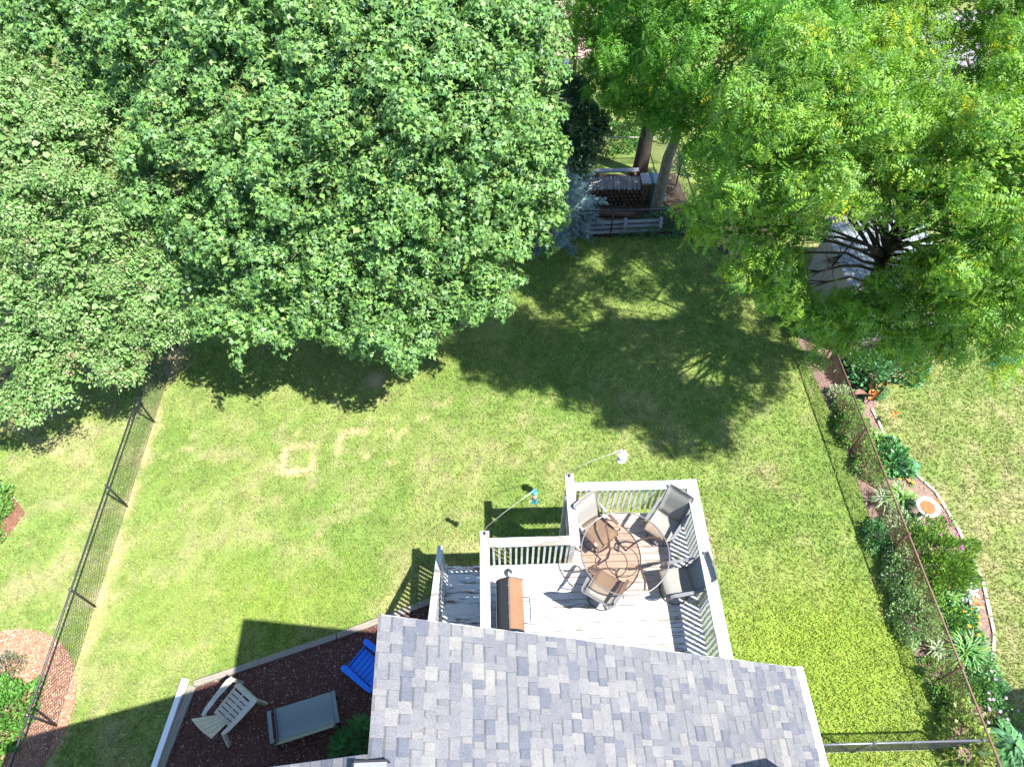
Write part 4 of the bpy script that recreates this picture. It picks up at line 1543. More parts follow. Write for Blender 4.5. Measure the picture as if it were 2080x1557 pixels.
t2 = L([(790, 670, 3.3, .8), (880, 630, 3.5, .8), (960, 560, 4.0, .9), (850, 540, 4.4, .95), (1040, 470, 4.6, .85), (930, 450, 5.2, 1.0), (800, 430, 5.6, .95),
        (1060, 370, 5.6, .85), (960, 340, 6.2, 1.0), (860, 340, 6.4, .8), (1090, 430, 4.8, .6), (840, 700, 2.9, .5), (990, 600, 3.6, .55), (770, 600, 3.8, .7)])
tree('maple_tree', 'dense green maple on the right of the group, its edge facing the shaded lawn', (-0.9, 12.8), (-1.0, 12.2, 4.6), t2, M_bark_g, .17, M_leaf, 4, **mk)
t3 = L([(470, 300, 6.4, .9), (330, 300, 6.0, .7), (380, 215, 6.8, .85), (560, 270, 6.9, .9), (650, 330, 6.4, .8), (300, 410, 5.0, .55), (260, 190, 6.4, .6), (360, 440, 4.4, .55), (610, 210, 7.2, .7), (430, 390, 4.6, .6), (220, 230, 5.8, .7), (300, 340, 5.0, .6), (180, 210, 6.0, .6)])
tree('maple_tree', 'rounded green maple in the middle left with dark gaps around its crown', (-6.6, 15.5), (-6.2, 15.0, 5.6), t3, M_bark_g, .17, M_leaf, 5, **mk)
t4 = L([(700, 230, 7.2, .85), (790, 290, 6.8, .8), (880, 230, 7.4, .95), (780, 150, 7.8, .9), (990, 250, 7.2, .85), (1070, 290, 6.4, .7), (960, 150, 7.8, .95), (1080, 190, 7.0, .7), (870, 80, 8.2, .9),
        (1010, 60, 8.2, .85), (1090, 90, 7.6, .65), (720, 330, 6.2, .5), (780, 20, 8.4, .95), (930, -20, 8.6, 1.0), (1080, 0, 8.2, .75), (840, 160, 7.0, .9), (1030, 130, 7.2, .8)])
tree('maple_tree', 'tall green maple behind, reaching the top of the photo left of the gap', (-1.6, 17.5), (-1.6, 16.8, 6.5), t4, M_bark_g, .18, M_leaf, 6, **mk)
t5 = L([(120, 60, 7.0, .9), (230, 30, 7.6, .9), (250, 110, 7.0, .7), (340, 60, 7.8, .95), (360, 130, 7.2, .5), (450, 60, 8.0, .95), (440, 150, 7.4, .75), (560, 110, 7.8, .8), (560, 20, 8.4, .9), (670, 60, 8.2, .9), (660, 140, 7.8, .7), (160, 130, 6.6, .55), (60, 10, 7.2, .9), (140, -30, 7.8, 1.0), (330, -40, 8.2, 1.0), (450, -40, 8.4, 1.0), (680, -30, 8.6, 1.0), (500, 90, 7.2, .8), (560, 170, 7.0, .6), (300, 20, 7.0, .8), (620, 50, 7.6, .8)])
tree('maple_tree', 'large green maple filling the upper left corner of the photo', (-6.4, 20.0), (-6.2, 19.2, 6.6), t5, M_bark_g, .19, M_leaf, 7, **mk)
# small-leaved pink-tinged tree on the left
CC = [(.19, .33, .10), (.22, .35, .12), (.165, .30, .09), (.26, .32, .14), (.14, .28, .07)]
ck = dict(kind='oval', cols=CC, leaf=.075, clumps=42, ros=10, leaves=7, sub=9, inner=.05, upbias=.6, clump_r=.22, droop=.4, yellow=.03, ycol=(.28, .24, .13))
t6 = L([(40, 820, 2.4, .55), (110, 760, 2.7, .75), (220, 700, 3.0, .8), (310, 640, 3.2, .65), (60, 690, 3.4, .85), (180, 600, 4.0, .9), (290, 560, 4.0, .6), (30, 590, 4.4, .9), (120, 500, 4.9, .95), (210, 470, 4.8, .65),
        (40, 410, 5.6, .95), (130, 380, 5.6, .85), (60, 300, 6.2, .9), (140, 270, 6.2, .75), (20, 220, 6.6, .8), (-60, 500, 5.0, 1.0), (-60, 700, 3.4, .9), (-60, 330, 6.0, 1.0), (40, 140, 6.6, .7), (250, 740, 2.6, .5), (-80, 820, 2.6, .7), (200, 410, 5.0, .5), (340, 670, 2.8, .4), (30, 60, 6.8, .8), (-60, 180, 6.8, 1.0), (100, 190, 6.4, .6), (200, 320, 5.2, .6), (270, 480, 4.2, .55), (150, 690, 2.9, .8)])
tree('crabapple_tree', 'pale leaved crabapple with pinkish twig tips at the left edge', (-10.0, 11.8), (-9.8, 11.4, 4.4), t6, M_bark_g, .15, M_leaf, 8, **ck)

# honey locusts
LC = [(.19, .36, .04), (.23, .40, .045), (.16, .31, .04), (.29, .43, .04), (.15, .30, .065), (.21, .36, .09)]
lk = dict(kind='frond', cols=LC, leaf=.162, clumps=50, ros=10, leaves=4, clump_r=.27, droop=.8, sub=7, subr=(.42, .58), fill=420, yellow=.06, ycol=(.42, .44, .02), flat=.9, colvar=.12, sub_r=.10, inner=.08)
l1 = L([(1460, 450, 5.4, .35), (1510, 450, 5.6, .7), (1600, 340, 7.2, .9), (1600, 200, 8.0, .9), (1700, 200, 8.2, .9), (1820, 240, 7.6, .7), (1850, 640, 4.7, .6), (1760, 660, 4.2, .5), (2000, 480, 6.6, .7), (1650, 640, 4.4, .35), (1550, 560, 4.9, .4), (1930, 700, 4.4, .35), (2020, 690, 4.8, .5), (1850, 330, 7.0, .55), (1900, 300, 7.2, .6), (1950, 390, 7.0, .7), (2000, 620, 5.2, .7), (1525, 330, 6.6, .75), (1470, 420, 5.8, .6), (1560, 290, 7.4, .95), (1560, 400, 6.4, .85), (1660, 270, 7.8, .95), (1650, 370, 6.8, .85), (1540, 510, 5.2, .65), (1590, 590, 4.7, .5), (1600, 470, 5.6, .5),
        (1750, 200, 8.2, .95), (1760, 300, 7.4, .75), (1700, 130, 8.4, .8), (1640, 170, 8.2, .8), (1720, 640, 4.3, .55), (1800, 640, 4.6, .65), (1880, 620, 5.0, .7), (1960, 640, 5.2, .65), (1910, 540, 5.8, .32),
        (1990, 560, 6.2, .8), (1940, 450, 6.8, .75), (2040, 460, 7.0, .9), (1890, 380, 7.0, .6), (1980, 340, 7.6, .8), (2060, 320, 8.0, .9), (2060, 620, 5.6, .7), (1830, 700, 3.8, .5), (1700, 690, 3.6, .4), (2150, 420, 7.0, 1.1), (2170, 580, 6.4, .9), (2150, 240, 8.0, 1.0),
        (1930, 240, 7.8, .5)], 0.9, 1.18)
l1 += [(10.5, 10.5, 7.5, 1.2), (11.2, 12, 7.5, 1.1), (10, 12, 8, 1.1), (9.5, 9.5, 7.8, 1.0), (8.4, 9.2, 7.7, 1.0), (10.8, 8.9, 7.0, .9), (12, 10.5, 7.2, 1.0), (7.2, 15.8, 6.2, .9), (6.6, 16.8, 6.2, .8), (8.4, 16, 7, 1.0), (7.2, 14.6, 6.6, 1.0), (6.2, 14.2, 6.0, .9), (8.6, 15.2, 6.8, 1.0), (5.5, 11.5, 6.6, 1.0), (7.0, 12.0, 6.8, 1.0), (5.5, 13.0, 6.2, .6), (7.0, 10.3, 7.0, .6), (8.2, 13.4, 6.6, 1.0), (9.6, 11.0, 7.2, 1.0), (8.7, 7.6, 6.3, .75), (9.6, 8.2, 6.6, .9), (7.2, 8.3, 6.4, .35), (10.6, 9.3, 6.8, 1.0)]  # extra crown lobes, partly out of view, added for the shade they cast
tree('honey_locust_tree', 'honey locust with feathery yellow tipped foliage spreading over the shed at the right', (8.9, 10.95), (8.3, 10.9, 5.6), l1, M_bark_d, .20, M_leaf2, 12, **lk)
lk2 = dict(lk)
lk2.update(cols=[(.14, .34, .035), (.17, .38, .04), (.13, .31, .04), (.19, .39, .06), (.14, .32, .07)], yellow=.03)
l2 = L([(1330, 210, 5.0, .5), (1245, 30, 6.8, .8), (1420, 250, 5.4, .5), (1250, 200, 4.8, .35), (1290, 210, 5.4, .5), (1350, 180, 5.4, .5), (1210, 150, 5.6, .5), (1190, 60, 6.6, .5), (1290, 110, 6.4, .7), (1230, 90, 6.4, .7), (1240, 180, 5.8, .45), (1300, 60, 7.2, .85), (1320, 170, 6.4, .75), (1400, 100, 7.4, .9), (1400, 210, 6.2, .7), (1340, 240, 5.6, .4), (1480, 150, 7.2, .85), (1560, 90, 7.8, .9), (1480, 50, 8.0, .9), (1440, 290, 5.6, .4),
        (1560, 190, 7.4, .6), (1640, 70, 8.4, .9), (1200, 20, 7.0, .7), (1300, -40, 8.0, 1.0), (1350, 20, 7.4, .9), (1260, 130, 6.0, .6), (1480, 230, 6.2, .7), (1450, 20, 8.0, .9)])
tree('honey_locust_tree', 'honey locust with pale leaning trunk beside the firewood', (5.05, 17.16), (5.35, 17.1, 4.6), l2, M_bark_g, .19, M_leaf2, 13, **lk2)
l3 = L([(1760, 60, 7.6, .85), (1860, 40, 7.8, .85), (1790, 130, 7.0, .5), (1960, 60, 7.6, .8), (2040, 100, 7.4, .9), (1990, 170, 7.0, .7), (2060, 210, 7.0, .8), (1700, 20, 8.0, .8), (2140, 60, 8, 1.0), (1880, 110, 7.0, .4), (2060, 10, 8.2, .9), (1800, -40, 8.4, 1.0), (1950, -20, 8.2, .9)])
tree('honey_locust_tree', 'honey locust behind, filling the upper right corner of the photo', (13.2, 17.5), (13.0, 17.0, 5.6), l3, M_bark_d, .19, M_leaf2, 14, **lk)


# bare twiggy branches in the gaps of the right tree
def bare_branch(name, label, a, b, nt, seed, sp=.9, r0=.03):
    g = random.Random(seed)
    a, b = Vector(a), Vector(b)
    o = Vector(((a.x + b.x) / 2, (a.y + b.y) / 2, a.z))
    m = MB()
    m.tube([a - o, (a - o).lerp(b - o, .5) + Vector((0, 0, .1)), b - o], [r0, r0 * .6, r0 * .25], 6)
    for i in range(nt):
        t_ = g.random()
        s = (a - o).lerp(b - o, t_)
        d = Vector((g.gauss(0, 1), g.gauss(0, 1), g.gauss(-.2, .7))).normalized() * g.uniform(.3, 1) * sp
        mid = s + d * .5 + Vector((g.gauss(0, .08), g.gauss(0, .08), .05))
        m.tube([s, mid, s + d], [.011, .007, .003], 4, cap=False)
        for q in range(3):
            e = mid + Vector((g.gauss(0, .22), g.gauss(0, .22), g.gauss(0, .18)))
            m.tube([mid, e], [.005, .0025], 3, cap=False)
    ob = m.build(name, M_bark_d if 'dark' in label else M_twig, loc=tuple(o))
    tag(ob, label, 'branch')


bare_branch('bare_branch', 'dark bare twiggy branch in the gap of the upper right trees', P3(1780, 330, 6.0), P3(1930, 180, 6.6), 60, 5, 1.0)
bare_branch('bare_branch', 'dark bare branch crossing above the pale shed roof', P3(1690, 540, 4.6), P3(1790, 430, 5.0), 26, 6, .55, .022)
bare_branch('bare_branch', 'pale dead twigs left of the dark ivy trunk', P3(1300, 250, 3.4), P3(1230, 280, 3.0), 26, 7, .55, .015)

# dark trunk and conifer skeleton behind
r = thing('dead_tree', 'dark ivy covered trunk standing behind the firewood', 'tree', (4.79, 18.97, 0))
MB().tube([(0, 0, -.1), (.02, 0, .3), (.06, .05, 2), (.08, .1, 4.5), (.1, .1, 6.5)], [.33, .25, .21, .17, .1], 10).build('trunk', M_bark_d, r, smooth=True)
m = MB()
for i in range(34):
    z = rnd.uniform(1.8, 6.3)
    a = rnd.uniform(0, 6.28)
    Lb = rnd.uniform(.5, 1.6)
    d = Vector((math.cos(a), math.sin(a), rnd.uniform(-.2, .2)))
    m.tube([(.08, .08, z), Vector((.08, .08, z)) + d * Lb * .5 + Vector((0, 0, .06)), Vector((.08, .08, z)) + d * Lb], [.016, .011, .004], 4, cap=False)
m.build('dead_twigs', M_bark_d, r)
r = thing('bare_spruce', 'dark bare lower trunk of a spruce against the pinkish ground at the top', 'tree', (3.0, 24.2, 0))
MB().tube([(0, 0, -.1), (0, 0, 3), (.05, 0, 7.5)], [.16, .13, .05], 8).build('trunk', M_bark_d, r, smooth=True)
m = MB()
for i in range(70):
    z = rnd.uniform(.8, 7)
    a = rnd.uniform(0, 6.28)
    Lb = rnd.uniform(.6, 1.9) * (1.15 - z / 9)
    d = Vector((math.cos(a), math.sin(a), -.15))
    m.tube([(0, 0, z), d * Lb * .5 + Vector((0, 0, z + .05)), d * Lb + Vector((0, 0, z))], [.02, .013, .004], 4, cap=False)
m.build('branches', M_bark_d, r)


# blue spruce
def spruce(name, label, base, hgt, rad, cols, seed, sc=1.0, zmin=.3):
    g = np.random.default_rng(seed)
    r = thing(name, label, 'tree', (base[0], base[1], 0))
    MB().tube([(0, 0, -.1), (0, 0, hgt * .9)], [.12, .02], 8).build('trunk', M_bark_d, r)
    m = MB()
    m.tube([(0, 0, .1), (0, 0, hgt * .92)], [.03, .01], 5)
    pos, yd, col = [], [], []
    z = zmin
    while z < hgt * .97:
        R_ = rad * (1 - (z / hgt)) ** .85 * g.uniform(.85, 1.1)
        nb_ = 11
        a0 = g.uniform(0, 6.28)
        for k in range(nb_):
            a = a0 + k * 2 * math.pi / nb_ + g.normal(0, .1)
            d = np.array([math.cos(a), math.sin(a), -.18])
            LB = R_ * g.uniform(.8, 1.1)
            m.tube([(0, 0, z), tuple(d * LB + np.array([0, 0, z]))], [.018, .005], 4, cap=False)
            side = np.array([-math.sin(a), math.cos(a), 0])
            ns = max(3, int(LB / .075))
            for s_ in range(ns):
                f_ = (s_ + .5) / ns
                if f_ < .25:
                    continue
                p = d * LB * f_ + np.array([0, 0, z])
                for sg in (-1, 1, 0):
                    q = nz(d * .9 + side * sg * 1.0 + g.normal(0, .12, 3))
                    wl = (.10 + .28 * (1 - f_)) * (1 if sg else .6)
                    for w in np.arange(0, wl, .085):
                        pos.append(p + q * w + g.normal(0, .012, 3))
                        yd.append(q + g.normal(0, .12, 3))
                        col.append(np.array(cols[g.integers(0, len(cols))]) * g.uniform(.7, 1.25))
        z += .27 * sc
    pos, yd, col = np.array(pos), np.array(yd), np.array(col)
    T, TF = leaf_template('needle')
    V, Fc, C = spread(T, TF, pos, yd, np.tile([0, 0, 1.0], (len(pos), 1)) + g.normal(0, .2, (len(pos), 3)), np.full(len(pos), .15) * g.uniform(.8, 1.2, len(pos)), col)
    np_mesh('crown', V, Fc, C, M_needle, r)
    m.build('branches', M_bark_d, r)


spruce('blue_spruce', 'silvery blue spruce in the gap between the maple and the firewood', (1.75, 16.9), 5.4, 1.75, [(.27, .40, .40), (.32, .46, .47), (.2, .32, .31), (.38, .52, .54)], 21)
# shaded broadleaf between; the shade is painted in as darker leaf colours
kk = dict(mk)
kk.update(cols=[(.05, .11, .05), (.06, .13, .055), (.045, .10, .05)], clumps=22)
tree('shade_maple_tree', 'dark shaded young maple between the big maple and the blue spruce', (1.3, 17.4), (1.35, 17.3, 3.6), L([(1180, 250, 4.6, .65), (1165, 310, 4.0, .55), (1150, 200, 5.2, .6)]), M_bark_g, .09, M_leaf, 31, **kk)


# ------------------------------------------------------------------ shrubs and garden plants
def shrub(name, label, cat, x, y, rx, ry, h, kind, cols, leaf, n, mat=None, seed=1, group=None, flowers=None, dome=.6, up=.5, z0=0.0, ratio=None):
    g = np.random.default_rng(seed)
    r = thing(name, label, cat, (x, y, z0), group=group)
    if 8.2 < x < 10.6 and y < 9.8 and rx > .1:
        rx, ry, h, n = rx * 1.32, ry * 1.28, h * 1.2, int(n * 1.9)
    d = nz(g.normal(size=(n, 3)))
    d[:, 2] = np.abs(d[:, 2])
    rad = g.uniform(.55, 1.0, n) ** .6
    # lumpy silhouette
    ph = g.uniform(0, 6.28, 3)
    an = np.arctan2(d[:, 1], d[:, 0])
    lump = 1 + .14 * np.sin(3 * an + ph[0]) + .10 * np.sin(5 * an + ph[1] + 3 * d[:, 2]) + .08 * np.sin(9 * an + ph[2] + 5 * d[:, 2])
    pos = d * (rad * lump)[:, None] * np.array([rx, ry, h])
    Y = nz(d + np.array([0, 0, up]) + g.normal(0, .5, (n, 3)))
    N = nz(np.array([0, 0, 1.0]) + d * .6 + g.normal(0, .35, (n, 3)))
    c = np.array(cols)[g.integers(0, len(cols), n)] * g.uniform(.7, 1.3, (n, 1))
    T, TF = leaf_template(kind)
    sz = leaf * g.uniform(.6, 1.25, n)
    V, Fc, C = spread(T, TF, pos, Y, N, sz, c, None if ratio is None else sz * ratio)
    np_mesh('foliage', V, Fc, C, mat or M_plant, r)
    m = MB()
    for i in range(9):
        a = g.uniform(0, 6.28)
        q = g.uniform(.3, .8)
        m.tube([(0, 0, 0), (rx * q * .5 * math.cos(a), ry * q * .5 * math.sin(a), h * .4), (rx * q * math.cos(a), ry * q * math.sin(a), h * .75)], [.012, .009, .004], 4)
    m.build('stems', M_twig, r)
    if flowers:
        fc, nf, fs = flowers
        for i in range(nf):
            a = g.uniform(0, 6.28)
            q = g.uniform(.2, .95)
            zz = h * math.sqrt(max(.05, 1 - q * q)) + .03
            add_flower(r, (rx * q * math.cos(a), ry * q * math.sin(a), zz), fs, fc)
    return r


_fm = {}


def add_flower(parent, loc, s, color, name='flower'):
    key = (round(s, 3), color)
    if key not in _fm:
        m = MB()
        for k in range(8):
            a = k * math.pi / 4
            c, s_ = math.cos(a), math.sin(a)
            m._add([(0, 0, .1 * s), (s * .6 * math.cos(a - .33), s * .6 * math.sin(a - .33), .2 * s), (s * c, s * s_, .12 * s), (s * .6 * math.cos(a + .33), s * .6 * math.sin(a + .33), .2 * s)], [(0, 1, 2, 3)])
        m.lathe([(s * .22, .12 * s), (s * .15, .3 * s)], 7)
        me = m.mesh('flower')
        me.materials.append(simple('petal', color, tuple(x * .7 for x in color), .6))
        _fm[key] = me
    return link(name, _fm[key], None, parent, loc, (rnd.uniform(-.3, .3), rnd.uniform(-.3, .3), rnd.uniform(0, 3)))


def strap_plant(name, label, cat, x, y, R_, h, cols, n, w=.022, seed=1, flowers=None, lean=(0, 0)):
    g = np.random.default_rng(seed)
    r = thing(name, label, cat, (x, y, 0))
    V, Fl, C = [], [], []
    for i in range(n):
        a = g.uniform(0, 6.28)
        L_ = R_ * g.uniform(.6, 1.1)
        hh = h * g.uniform(.7, 1.15)
        d = np.array([math.cos(a) + lean[0], math.sin(a) + lean[1], 0])
        side = np.array([-math.sin(a), math.cos(a), 0])
        o = np.array([g.normal(0, R_ * .12), g.normal(0, R_ * .12), 0])
        c = np.array(cols[g.integers(0, len(cols))]) * g.uniform(.7, 1.3)
        b = len(V)
        for t_ in (0, .3, .55, .8, 1.0):
            ww = w * (1 - t_ ** 2.2) * .5 + .0015
            p = o + d * L_ * (t_ ** 1.25) + np.array([0, 0, hh * math.sin(min(1, t_ * 1.1) * 2.25) / 1.0])
            V += [p - side * ww, p + side * ww]
            C += [c, c]
        for k in range(4):
            Fl.append([b + 2 * k, b + 2 * k + 1, b + 2 * k + 3, b + 2 * k + 2])
    np_mesh('leaves', np.array(V), np.array(Fl), np.array(C), M_plant, r)
    if flowers:
        fc, nf, fs = flowers
        m = MB()
        for i in range(nf):
            a = g.uniform(0, 6.28)
            q = g.uniform(.1, .9) * R_
            z = h * g.uniform(1.0, 1.3)
            m.tube([(0, 0, 0), (q * .5 * math.cos(a), q * .5 * math.sin(a), z * .7), (q * math.cos(a), q * math.sin(a), z)], .004, 4)
            add_flower(r, (q * math.cos(a), q * math.sin(a), z), fs, fc)
        m.build('flower_stalks', bpy.data.materials['bare_twig'], r)
    return r


def hosta(name, label, x, y, R_, h, cols, n, seed=1, cat='hosta', wf=.30, mat=None):
    g = np.random.default_rng(seed)
    r = thing(name, label, cat, (x, y, 0))
    for i in range(n):
        a = i * 2.399 + g.normal(0, .2)
        f_ = (i + 1) / n
        Lf = R_ * (.45 + .25 * f_)
        st_ = R_ * .42 * f_
        d = np.array([math.cos(a), math.sin(a), 0])
        s_ = np.array([-math.sin(a), math.cos(a), 0])
        z0 = h * (1.05 - .45 * f_)
        rows = []
        for t_ in (0, .25, .5, .75, 1.0):
            ww = Lf * wf * math.sin(math.pi * min(1, t_ * .82 + .12)) * (1 if t_ < 1 else .12)
            p = d * (st_ + Lf * t_) + np.array([0, 0, z0 - h * .55 * t_ * t_ + .02])
            rows.append([tuple(p - s_ * ww + np.array([0, 0, ww * .35])), tuple(p), tuple(p + s_ * ww + np.array([0, 0, ww * .35]))])
        m = MB()
        m.col = tuple(np.array(cols[g.integers(0, len(cols))]) * g.uniform(.8, 1.2))
        m.sheet(rows, .003)
        m.build('leaf', mat or M_plant, r, smooth=True, colored=True)
    m = MB()
    for k in range(6):
        m.tube([(0, 0, 0), (.08 * R_ * math.cos(k), .08 * R_ * math.sin(k), h * .7)], .006, 4)
    m.build('leaf_stalks', M_twig, r)
    return r


GR = [(.14, .29, .05), (.17, .33, .055), (.11, .24, .045)]
BG = [(.09, .25, .08), (.11, .29, .09), (.08, .20, .07)]
YG = [(.20, .33, .04), (.16, .28, .04), (.12, .24, .05)]
SG = [(.32, .44, .23), (.26, .38, .18), (.38, .48, .28)]
shrub('spiky_shrub', 'light green spiky shrub growing from mulch at the roof edge', 'shrub', *P(722, 1512, .35), .42, .42, .6, 'needle', [(.10, .28, .10), (.08, .22, .08), (.13, .33, .12)], .16, 1500, seed=41)
shrub('clipped_shrub', 'dense clipped round shrub at the left edge above the reddish mulch', 'shrub', *P(-70, 1040, .5), .78, .95, .8, 'oval', [(.12, .26, .05), (.15, .3, .06)], .07, 6500, seed=42)
shrub('leafy_shrub', 'bright green leafy shrub on the tan wood chips at the lower left', 'shrub', *P(-8, 1455, .35), .55, .85, .6, 'oval', [(.10, .26, .04), (.13, .3, .05), (.08, .2, .04)], .085, 4200, seed=43)
shrub('dry_shrub', 'sparse grey brown shrub above the bright green one on the wood chips', 'shrub', *P(8, 1345, .25), .32, .25, .32, 'oval', [(.22, .2, .15), (.28, .22, .2), (.12, .2, .05)], .055, 900, seed=44)
# plants along the rusty fence (top to bottom)
plist = []
shrub('peony_bush', 'large glossy leaved bush at the foot of the locust tree', 'bush', *P(1765, 745, .55), .62, .55, .85, 'oval', [(.08, .21, .08), (.11, .27, .12), (.07, .17, .06)], .17, 1900, seed=50, ratio=.75)
shrub('leafy_bush', 'leafy green bush right of the large glossy one, in the tree shade', 'bush', *P(1850, 735, .4), .55, .5, .65, 'oval', BG, .13, 1300, seed=51, ratio=.7)
shrub('small_bush', 'small grey green bush at the left foot of the fence below the glossy bush', 'bush', *P(1712, 800, .25), .30, .35, .38, 'oval', SG, .06, 900, seed=52)
shrub('purple_leaf_shrub', 'dark purple leaved shrub beneath the locust branches', 'shrub', *P(1800, 690, .5), .35, .35, .6, 'oval', [(.14, .04, .06), (.09, .03, .04)], .08, 900, seed=53)
shrub('fence_bush', 'fine leaved green bush in front of the fence near the leaf sculpture', 'bush', *P(1738, 862, .3), .30, .50, .5, 'oval', GR, .06, 1700, seed=54)
strap_plant('grassy_plant', 'tuft of long grassy leaves behind the fence beside the orange bird', 'plant', *P(1785, 890, .3), .40, .30, GR, 120, seed=55)
shrub('fence_bush', 'low green bush in front of the fence at the second post', 'bush', *P(1768, 935, .25), .26, .45, .4, 'oval', GR, .06, 1200, seed=56)
shrub('kale_plant', 'bushy green plant with broad dark leaves above the bird bath', 'plant', *P(1815, 925, .3), .36, .40, .42, 'oval', BG, .12, 750, seed=57, ratio=.8)
hosta('hosta', 'broad leaved blue green hosta touching the pale edging above the bird bath', *P(1840, 940, .25), .42, .30, [(.08, .22, .12), (.12, .3, .17)], 15, seed=58)
strap_plant('daylily', 'daylily clump of long green leaves left of the bird bath', 'daylily', *P(1832, 1010, .3), .50, .36, GR + SG[:1], 150, w=.03, seed=59, flowers=((.75, .30, .02), 1, .05))
strap_plant('silver_grass', 'tuft of silvery strap leaves at the fence left of the daylily', 'plant', *P(1795, 1015, .2), .34, .28, SG + [(.3, .38, .32)], 80, w=.024, seed=60)
shrub('wormwood', 'feathery grey green plant between the fence and the bird bath', 'plant', *P(1838, 1075, .25), .40, .45, .42, 'oval', SG, .05, 2400, seed=61)
shrub('dark_bush', 'dark green bush at the fence foot left of the feathery plant', 'bush', *P(1785, 1085, .2), .24, .30, .35, 'oval', BG, .06, 700, seed=62)
shrub('phlox', 'tall bright green leafy phlox with a few magenta flowers', 'phlox', *P(1905, 1125, .5), .62, .62, .85, 'oval', YG, .12, 2500, seed=63, flowers=((.5, .08, .42), 5, .035), ratio=.5, up=1.2)
shrub('phlox', 'second leafy green phlox just below the magenta flowered one', 'phlox', *P(1925, 1165, .4), .55, .35, .6, 'oval', YG, .11, 1300, seed=64, ratio=.5, up=1.2)
shrub('petunias', 'low purple flowers below the bird bath', 'flowers', *P(1918, 1058, .08), .22, .12, .10, 'oval', GR, .05, 150, seed=65, flowers=((.35, .01, .16), 9, .035))
shrub('marigold', 'small orange marigold right of the bird bath', 'flower', *P(1905, 1017, .08), .08, .08, .08, 'oval', GR, .04, 50, seed=66, flowers=((.8, .2, .02), 3, .045))
shrub('marigold', 'orange yellow marigold above the bird bath', 'flower', *P(1852, 980, .08), .08, .08, .08, 'oval', GR, .04, 50, seed=67, flowers=((.8, .33, .02), 3, .045))
shrub('fern', 'fine leaved pale green fern in front of the fence beside the magenta phlox', 'fern', *P(1838, 1170, .25), .34, .55, .50, 'oval', SG + GR, .055, 2400, seed=68)
shrub('fern', 'second feathery fern lower down in front of the fence', 'fern', *P(1862, 1250, .25), .38, .50, .48, 'oval', [(.22, .36, .12), (.27, .40, .16)], .055, 2400, seed=69)
hosta('lambs_ear', 'silvery white leaved plant spilling over the edging', *P(1965, 1205, .15), .38, .20, [(.42, .5, .42), (.5, .57, .5)], 26, seed=70, cat='plant', wf=.22)
shrub('fence_bush', 'green growth in front of the fence beside the second feathery fern', 'bush', *P(1880, 1215, .2), .30, .45, .4, 'oval', GR + YG, .07, 1300, seed=90)
shrub('fence_bush', 'low leafy growth at the fence foot below the small grey green bush', 'bush', *P(1725, 830, .2), .26, .4, .35, 'oval', GR, .06, 900, seed=91)
shrub('bed_filler', 'leafy green plant between the daylily and the yellow flowered plant', 'plant', *P(1925, 1255, .2), .30, .34, .35, 'oval', BG + YG, .09, 800, seed=92)
shrub('bed_filler', 'fine leaved green growth behind the rusty rail below the iris clump', 'plant', *P(1975, 1380, .2), .30, .34, .32, 'oval', GR + YG, .06, 1100, seed=93)
hosta('lambs_ear', 'smaller silvery plant just above the large silvery one', *P(1975, 1175, .15), .22, .14, [(.42, .5, .42), (.5, .57, .5)], 14, seed=71, cat='plant', wf=.22)
strap_plant('daylily', 'arching green daylily clump behind the fence left of the silvery plant', 'daylily', *P(1925, 1215, .3), .42, .34, GR, 140, w=.024, seed=72, flowers=((.7, .12, .06), 1, .05))
shrub('coreopsis', 'green plant dotted with small yellow flowers below the dragonfly', 'plant', *P(1950, 1262, .2), .38, .34, .32, 'oval', BG + GR, .08, 900, seed=73, flowers=((.8, .45, .01), 7, .04))
strap_plant('iris', 'large clump of long glossy iris leaves at the lower end of the bed', 'iris', *P(1965, 1325, .3), .56, .40, BG + GR, 170, w=.03, seed=74, flowers=((.75, .4, .01), 1, .04))
strap_plant('striped_grass', 'pale striped strap leaves in front of the fence', 'plant', *P(1905, 1320, .2), .30, .24, SG, 60, w=.03, seed=75)
shrub('fence_weeds', 'weedy green growth at the fence foot by the third post', 'weeds', *P(1925, 1375, .15), .36, .40, .3, 'oval', GR + YG, .05, 1300, seed=76)
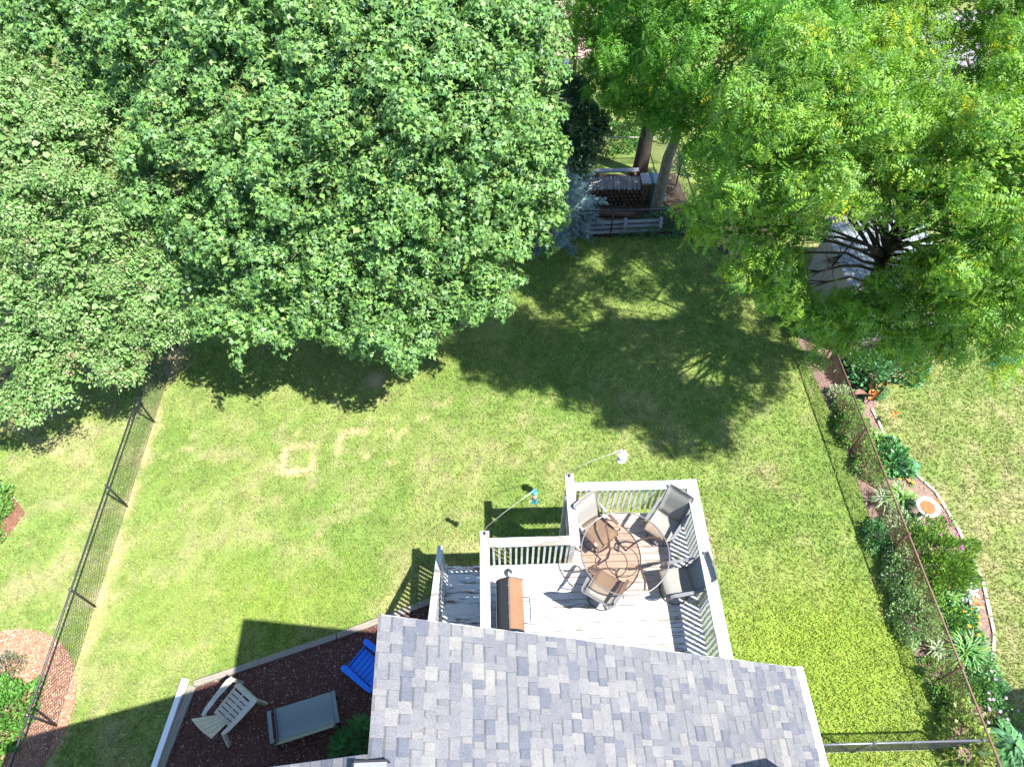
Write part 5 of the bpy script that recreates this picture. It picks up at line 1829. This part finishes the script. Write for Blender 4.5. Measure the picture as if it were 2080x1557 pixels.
shrub('geranium', 'rounded green plant with pale pink flowers at the edge of the neighbour lawn', 'plant', *P(1992, 1375, .2), .42, .42, .35, 'oval', [(.10, .24, .09), (.13, .28, .1)], .06, 2200, seed=77, flowers=((.6, .35, .55), 3, .04))
shrub('wildflowers', 'loose stems with pink and white flowers in the house shadow', 'flowers', *P(2020, 1435, .2), .40, .40, .30, 'oval', GR, .05, 500, seed=78, flowers=((.6, .4, .55), 11, .035))
hosta('hosta', 'large green hosta clump in the lower right corner behind the fence', *P(2050, 1515, .25), .55, .42, [(.09, .22, .10), (.13, .29, .13), (.10, .25, .08)], 26, seed=79)
hosta('hosta', 'second hosta in the lower right corner, nearest the picture corner', *P(2072, 1548, .2), .42, .34, [(.09, .22, .10), (.13, .29, .13)], 16, seed=80)
shrub('vine', 'pale yellow green vine climbing where the short fence meets the rusty one', 'vine', *P(1972, 1500, .4), .30, .50, .65, 'oval', [(.24, .33, .06), (.17, .27, .05)], .11, 420, seed=81, ratio=.9)
shrub('fence_bush', 'leafy weeds in front of the rusty fence above the short fence', 'weeds', *P(1935, 1420, .15), .28, .25, .3, 'oval', GR, .07, 500, seed=82)
shrub('ground_ivy', 'dark leafy undergrowth at the foot of the pale leaning trunk', 'undergrowth', 5.3, 16.7, .7, .45, .30, 'oval', BG, .07, 1800, seed=83)
shrub('ground_ivy', 'low green undergrowth spilling under the planks at the back fence', 'undergrowth', 4.7, 16.15, 1.1, .25, .22, 'oval', BG, .06, 1500, seed=84)
shrub('back_bush', 'bright green bush behind the rear fence left of the dark trunk', 'bush', 3.9, 20.6, 1.2, .8, .9, 'oval', [(.08, .22, .04), (.11, .27, .04)], .11, 3000, seed=85)
shrub('back_bush', 'loose green bush standing between the rear fence and the maple', 'bush', 2.6, 21.5, 1.3, .9, 1.3, 'oval', [(.06, .16, .035), (.08, .2, .04)], .12, 3000, seed=87)
shrub('back_bush', 'shaded green bush right of the side fence under the locust', 'bush', 7.2, 19.5, 1.0, 1.0, .9, 'oval', GR, .11, 2600, seed=86)
